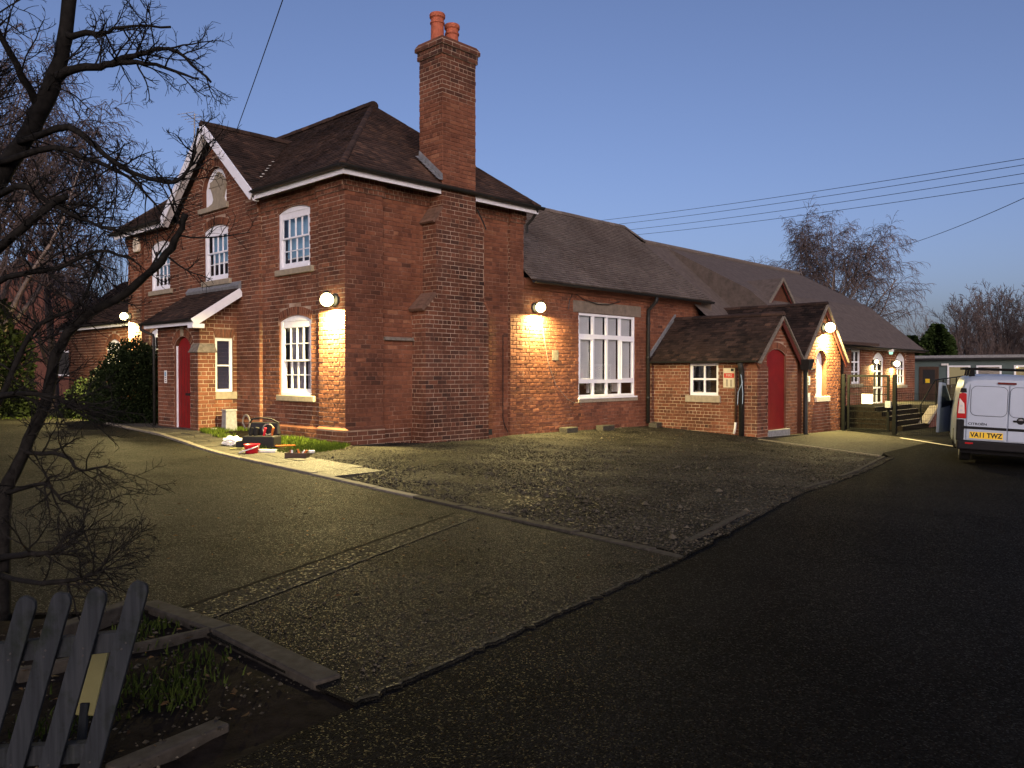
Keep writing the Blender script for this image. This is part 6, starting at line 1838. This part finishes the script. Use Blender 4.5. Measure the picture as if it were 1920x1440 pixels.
for k, (x, y, Z, px) in enumerate(sorted(spots, key=lambda e: e[3])):
    top = (1.5 + .6 + (1.0 + .065 * (px - 1740) / 10 + r3.uniform(-.4, .6)) * Z / 62 * 4.3 / 1.6)
    top = min(10, max(5.0, top))
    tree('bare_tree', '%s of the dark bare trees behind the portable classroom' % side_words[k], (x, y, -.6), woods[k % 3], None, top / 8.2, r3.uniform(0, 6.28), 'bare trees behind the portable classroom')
# low scrub filling the foot of the wood
r2 = random.Random(4); mb = MB()
for k in range(2600):
    Z = r2.uniform(58, 76); px = r2.uniform(1690, 2050)
    w = EYE + CF * Z + CR * ((px - 960) / 1513 * Z); h = r2.uniform(1.5, 4.6)
    d = Vector((r2.gauss(0, .25), r2.gauss(0, .25), 1)).normalized()
    mb.tube(polyline(Vector((w.x, w.y, -.6)), d, h, 3, .15, .05, r2), [.03, .022, .015, .008], 3, False)
    if r2.random() < .7:
        q = Vector((w.x, w.y, -.6)) + d * h * .5
        for j in range(2): mb.tube(polyline(q, (d + rvec(r2)).normalized(), h * .4, 2, .2, .05, r2), [.014, .01, .006], 3, False)
tag(part('scrub', mb, 'bark_far'), 'tangled dark scrub along the foot of the bare trees', kind='stuff')
# conifers
def conifer(loc, H, Rb, label, seed):
    r2 = random.Random(seed); t = thing('conifer', label, 'tree', loc, 'conifers behind the portable classroom')
    loc = Vector(loc)
    mb = MB(); mb.tube([loc, loc + Vector((0, 0, H * .95))], [.16, .03], 8); part('trunk', mb, 'bark', t)
    mb = MB()
    for k in range(14000):
        f = r2.random() ** 1.35; z = H * (.02 + .98 * f); rr = Rb * (1 - f) ** .85 * (1 + .18 * math.sin(z * 3.1 + seed))
        a = r2.uniform(0, 6.283); lump = 1 + .22 * noise.noise(Vector((math.cos(a) * 2, math.sin(a) * 2, z * .8 + seed)))
        rad = rr * lump * r2.uniform(.62, 1.04) + .03
        p = loc + Vector((math.cos(a) * rad, math.sin(a) * rad, z))
        out = Vector((math.cos(a), math.sin(a), r2.uniform(-.5, .3))).normalized(); s = r2.uniform(.10, .22)
        sd = out.cross(rvec(r2)).normalized() * s * .5
        mb.poly([p - sd, p + sd, p + out * s * 1.6 + sd * .3, p + out * s * 1.6 - sd * .3], 0, r2.random())
    part('crown', mb, 'leaf_conifer', t)
conifer((46.6, 2.2, -.6), 5.1, 2.4, 'broad dark green conifer behind the portable classroom', 1)
conifer((46.6, 3.75, -.6), 4.4, 1.4, 'narrower conifer left of the broad one behind the portable classroom', 2)

# shrubs
def shrub(name, label, c, rad, n, mat, leaf, seed, cat='shrub', stemn=9, lump=.22):
    r2 = random.Random(seed); c = Vector(c); t = thing(name, label, cat, c)
    mb = MB()
    for k in range(n):
        v = rvec(r2); 
        if v.z < -.2: v.z = -.2 * r2.random()
        l = 1 + lump * noise.noise(v * 2.2 + Vector((seed, 0, 0))) + .14 * noise.noise(v * 6)
        f = l * (1 - .5 * r2.random() ** 2.4)
        p = c + Vector((v.x * rad[0] * f, v.y * rad[1] * f, (v.z * .92 + .18) * rad[2] * f))
        if p.z < c.z: p.z = c.z + r2.random() * .3
        o = (v + rvec(r2) * .9).normalized(); s = r2.uniform(*leaf); sd = o.cross(rvec(r2)).normalized() * s * .35
        mb.poly([p, p + o * s * .5 + sd, p + o * s, p + o * s * .5 - sd], 0, min(1, max(0, r2.gauss(.45, .25))))
    part('foliage', mb, mat, t)
    mb = MB()
    for k in range(stemn):
        a = 6.283 * k / stemn; b = c + Vector((math.cos(a) * rad[0] * .12, math.sin(a) * rad[1] * .12, -.05))
        mb.tube([b, b + Vector((math.cos(a) * rad[0] * .3, math.sin(a) * rad[1] * .3, rad[2] * .5)), b + Vector((math.cos(a) * rad[0] * .5, math.sin(a) * rad[1] * .55, rad[2] * .95))], [.03, .02, .008], 5)
    part('stem', mb, 'bark', t)
shrub('yew_bush', 'dense dark evergreen bush left of the front porch', (-.62, 9.2, .1), (.95, 1.5, 1.95), 46000, 'leaf_yew', (.05, .095), 3)
shrub('laurel_hedge', 'leafy evergreen shrub at the far left beyond the driveway', (-2.6, 15.2, .05), (1.2, 1.6, 3.2), 15000, 'leaf_hedge', (.09, .18), 5)
shrub('laurel_hedge', 'tall leafy shrub at the very left edge behind the near tree', (-4.3, 15.0, .05), (1.5, 1.6, 3.7), 15000, 'leaf_hedge', (.09, .18), 8)
shrub('low_shrub', 'low shrub below the arched window of the side wing', (-.6, 12.6, .05), (.7, 1.0, 1.0), 7000, 'leaf_hedge', (.06, .12), 9)
# pollard with straight shoots behind the house
r2 = random.Random(21); mb0, mb1 = MB(), MB()
for (bx_, by_) in ((0, 0), (1.6, -.8), (-1.4, 1.0), (3.0, -1.2)):
    b = Vector((bx_, by_, -.2)); mb0.tube(polyline(b, Vector((0, 0, 1)), 3.6, 4, .06, 0, r2), [.2, .18, .17, .17, .2], 8)
    h = b + Vector((0, 0, 3.5))
    for k in range(46):
        d = Vector((r2.gauss(0, .30), r2.gauss(0, .30), 1)).normalized()
        pts = polyline(h + Vector((r2.gauss(0, .12), r2.gauss(0, .12), r2.uniform(-.8, .1))), d, r2.uniform(2.6, 5.2), 5, .05, .05, r2)
        mb1.tube(pts, [.028, .024, .018, .012, .007, .004], 3, False)
        for j in range(3): mb1.tube(polyline(pts[2 + j % 3], (d + rvec(r2) * .5).normalized(), r2.uniform(.6, 1.4), 3, .08, .06, r2), [.009, .007, .005, .003], 3, False)
pt_ = [mb0.mesh('trunk', 'bark_far', True), mb1.mesh('crown', 'bark_far')]
tree('pollard_tree', 'pollarded bare tree with straight upright shoots behind the left end of the house', (3.4, 20.3, 0), pt_, None)
tree('bare_tree', 'bare upright tree between the left birch and the house', (.9, 20.5, 0), woods[1], None, 1.15, 2.0)

# the near tree on the left: traced limbs with recursive twigs
nt_ = thing('near_tree', 'dark twisted bare tree close to the camera at the left edge', 'tree', (-8.07, -7.95, 0))
tm, cm_ = MB(), MB()
limbs = [
 ([(-8.07, -7.96, -.1), (-8.06, -7.97, .5), (-8.04, -7.97, .75), (-7.96, -8.05, 1.0), (-7.86, -8.14, 1.32), (-7.84, -8.23, 1.56), (-7.77, -8.38, 1.78), (-7.58, -8.71, 1.98), (-7.49, -8.95, 2.14), (-7.44, -9.08, 2.29), (-7.43, -9.15, 2.40)], .050, .016),
 ([(-8.09, -7.94, -.1), (-8.10, -7.92, .5), (-8.14, -7.87, .99), (-8.19, -7.8, 1.66), (-8.23, -7.78, 2.22), (-8.19, -7.9, 2.45), (-8.07, -8.04, 2.69), (-7.98, -8.13, 2.88), (-7.89, -8.22, 3.11), (-7.82, -8.29, 3.37), (-7.78, -8.33, 3.6), (-7.74, -8.38, 4.2)], .085, .04),
 ([(-7.85, -8.35, 3.27), (-7.77, -8.49, 3.3), (-7.66, -8.61, 3.32), (-7.57, -8.7, 3.37), (-7.46, -8.81, 3.41), (-7.4, -8.88, 3.42), (-7.33, -8.95, 3.36), (-7.23, -9.06, 3.22)], .030, .006),
 ([(-7.66, -8.61, 3.32), (-7.53, -8.74, 3.34), (-7.42, -8.86, 3.31), (-7.28, -9.0, 3.24)], .020, .005),
 ([(-7.80, -8.40, 3.51), (-7.72, -8.54, 3.51), (-7.68, -8.58, 3.5), (-7.59, -8.67, 3.55), (-7.39, -8.88, 3.55)], .022, .006),
 ([(-8.0, -8.16, 2.88), (-7.85, -8.56, 2.92), (-7.7, -8.72, 2.76), (-7.57, -8.85, 2.64), (-7.42, -9.01, 2.61), (-7.36, -9.08, 2.73), (-7.33, -9.1, 2.92)], .024, .006),
 ([(-8.1, -8.1, 2.75), (-7.91, -8.49, 2.8), (-7.77, -8.65, 2.73), (-7.62, -8.81, 2.64), (-7.49, -8.95, 2.44)], .024, .006),
 ([(-8.22, -7.85, 2.1), (-8.1, -8.45, 2.28), (-7.95, -8.61, 2.46), (-7.89, -8.67, 2.5)], .032, .02),
 ([(-8.2, -7.8, 1.3), (-8.09, -8.49, 1.38), (-7.94, -8.64, 1.35), (-7.82, -8.77, 1.28)], .024, .006),
 ([(-8.08, -7.98, .35), (-8.15, -8.87, .53), (-8.07, -8.96, .54), (-8.03, -9.0, .61), (-7.95, -9.08, .68)], .022, .005),
 ([(-8.08, -7.98, .25), (-8.15, -9.03, .4), (-8.03, -9.15, .42), (-7.95, -9.23, .46), (-7.91, -9.27, .53)], .020, .005),
 ([(-8.1, -7.9, 1.2), (-7.95, -7.95, 1.6), (-7.85, -8.0, 1.8), (-7.64, -8.08, 1.94), (-7.52, -8.2, 2.31)], .022, .006),
 ([(-8.18, -7.82, 1.9), (-8.1, -8.3, 2.05), (-7.9, -8.5, 2.1), (-7.75, -8.7, 2.2), (-7.6, -8.85, 2.15)], .024, .006),
 ([(-8.15, -7.9, 2.5), (-8.1, -8.5, 2.55), (-7.95, -8.6, 2.45), (-7.8, -8.75, 2.35), (-7.68, -8.9, 2.3)], .024, .006),
 ([(-7.9, -8.2, 3.1), (-8.05, -8.3, 3.3), (-8.2, -8.4, 3.5), (-8.3, -8.5, 3.8)], .026, .01),
 ([(-8.2, -7.8, 2.2), (-8.3, -8.2, 2.6), (-8.25, -8.4, 2.9), (-8.2, -8.5, 3.2)], .034, .012),
 ([(-7.97, -8.05, 1.0), (-7.85, -8.4, 1.0), (-7.8, -8.55, .92), (-7.7, -8.7, .95)], .018, .005),
 ([(-8.04, -7.97, .75), (-7.98, -8.5, .85), (-7.95, -8.7, .78), (-7.85, -8.85, .72)], .016, .005)]
twigP = [dict(n=6, kids=6, wander=.20, pull=.02, ang=.75, ratio=.52, sides=4, mb=1, tip=.4, rr=.7, rmin=.0022),
         dict(n=5, kids=4, wander=.26, pull=.03, ang=.8, ratio=.5, sides=3, mb=1, tip=.5, rr=.75, rmin=.0018),
         dict(n=3, kids=0, wander=.28, pull=.02, ang=.7, ratio=.5, sides=3, mb=1, tip=.6, rmin=.0015)]
r2 = random.Random(77)
for pts, ra, rb in limbs:
    V = [Vector(p) for p in pts]
    # smooth the traced line
    Q = []
    for i in range(len(V) - 1):
        p0, p1, p2, p3 = V[max(0, i - 1)], V[i], V[i + 1], V[min(len(V) - 1, i + 2)]
        for k in range(4):
            t_ = k / 4
            Q.append(.5 * ((2 * p1) + (p2 - p0) * t_ + (2 * p0 - 5 * p1 + 4 * p2 - p3) * t_ * t_ + (3 * p1 - p0 - 3 * p2 + p3) * t_ ** 3) + rvec(r2) * .006)
    Q.append(V[-1])
    rr_ = [ra + (rb - ra) * (i / (len(Q) - 1)) ** .8 + r2.uniform(-.05, .05) * ra for i in range(len(Q))]
    tm.tube(Q, rr_, 10 if ra > .05 else 6)
    L_ = sum((Q[i + 1] - Q[i]).length for i in range(len(Q) - 1))
    nk = int(L_ * (12 if ra < .05 else 7)) + 2
    for k in range(nk):
        f = r2.uniform(.22, 1); i = min(len(Q) - 2, int(f * (len(Q) - 1)))
        ax = (Q[i + 1] - Q[i]).normalized(); d = (ax * .6 + rvec(r2) * .9 + CR * .18).normalized()
        grow([tm, cm_], Q[i], d, r2.uniform(.14, .40) * (1 if ra < .05 else 1.15), min(rr_[i] * .6, .0062), 0, twigP, r2)
part('trunk', tm, 'bark', nt_, smooth_=True)
part('crown', cm_, 'bark', nt_)

# neighbouring house at the far left
nh = thing('neighbour_house', 'dim brick gable and dark roof of the neighbouring house at the far left', 'house', (0, 26, 0))
cN = EYE + CF * 38 + CR * ((50 - 960) / 1513 * 38); cN.z = 0
fw = Vector((CF.x, CF.y, 0)).normalized()
fx = (CR * .97 + fw * .22).normalized(); fy = Vector((-fx.y, fx.x, 0))
def npnt(u, d, z): return cN + fx * u + fy * d + Vector((0, 0, z))
mb = MB(); A = [npnt(-3.4, 0, -.2), npnt(3.0, 0, -.2), npnt(3.0, 0, 3.9), npnt(-.2, 0, 6.6), npnt(-3.4, 0, 3.9)]; B = [p + fy * 8 for p in A]
mb.poly(A); mb.poly(B[::-1])
for k in (0, 1, 4): mb.poly([A[k], B[k], B[(k + 1) % 5], A[(k + 1) % 5]])
part('wall', mb, 'ramp_brick', nh)
mb = MB()
for u0, z0 in ((3.3, 3.75), (-3.7, 3.75)): mb.hexa([npnt(u0, -.3, z0), npnt(u0, 8.3, z0), npnt(-.2, 8.3, 6.7), npnt(-.2, -.3, 6.7), npnt(u0, -.3, z0 + .12), npnt(u0, 8.3, z0 + .12), npnt(-.2, 8.3, 6.82), npnt(-.2, -.3, 6.82)])
part('roof', mb, 'slate_far', nh)
mb = MB(); mb.hexa([npnt(-.9, 3, 6), npnt(0, 3, 6), npnt(0, 3.9, 6), npnt(-.9, 3.9, 6), npnt(-.9, 3, 7.6), npnt(0, 3, 7.6), npnt(0, 3.9, 7.6), npnt(-.9, 3.9, 7.6)]); part('chimney', mb, 'ramp_brick', nh)
mb = MB(); q = [npnt(1.2, -.05, 1.3), npnt(2.2, -.05, 1.3), npnt(2.2, 0.02, 1.3), npnt(1.2, .02, 1.3)]; mb.hexa(q + [p + Vector((0, 0, 1.2)) for p in q]); part('window', mb, 'white_paint', nh)
mb = MB(); q = [npnt(1.28, -.07, 1.38), npnt(2.12, -.07, 1.38), npnt(2.12, -.052, 1.38), npnt(1.28, -.052, 1.38)]; mb.hexa(q + [p + Vector((0, 0, 1.04)) for p in q]); part('pane', mb, 'ink', nh)
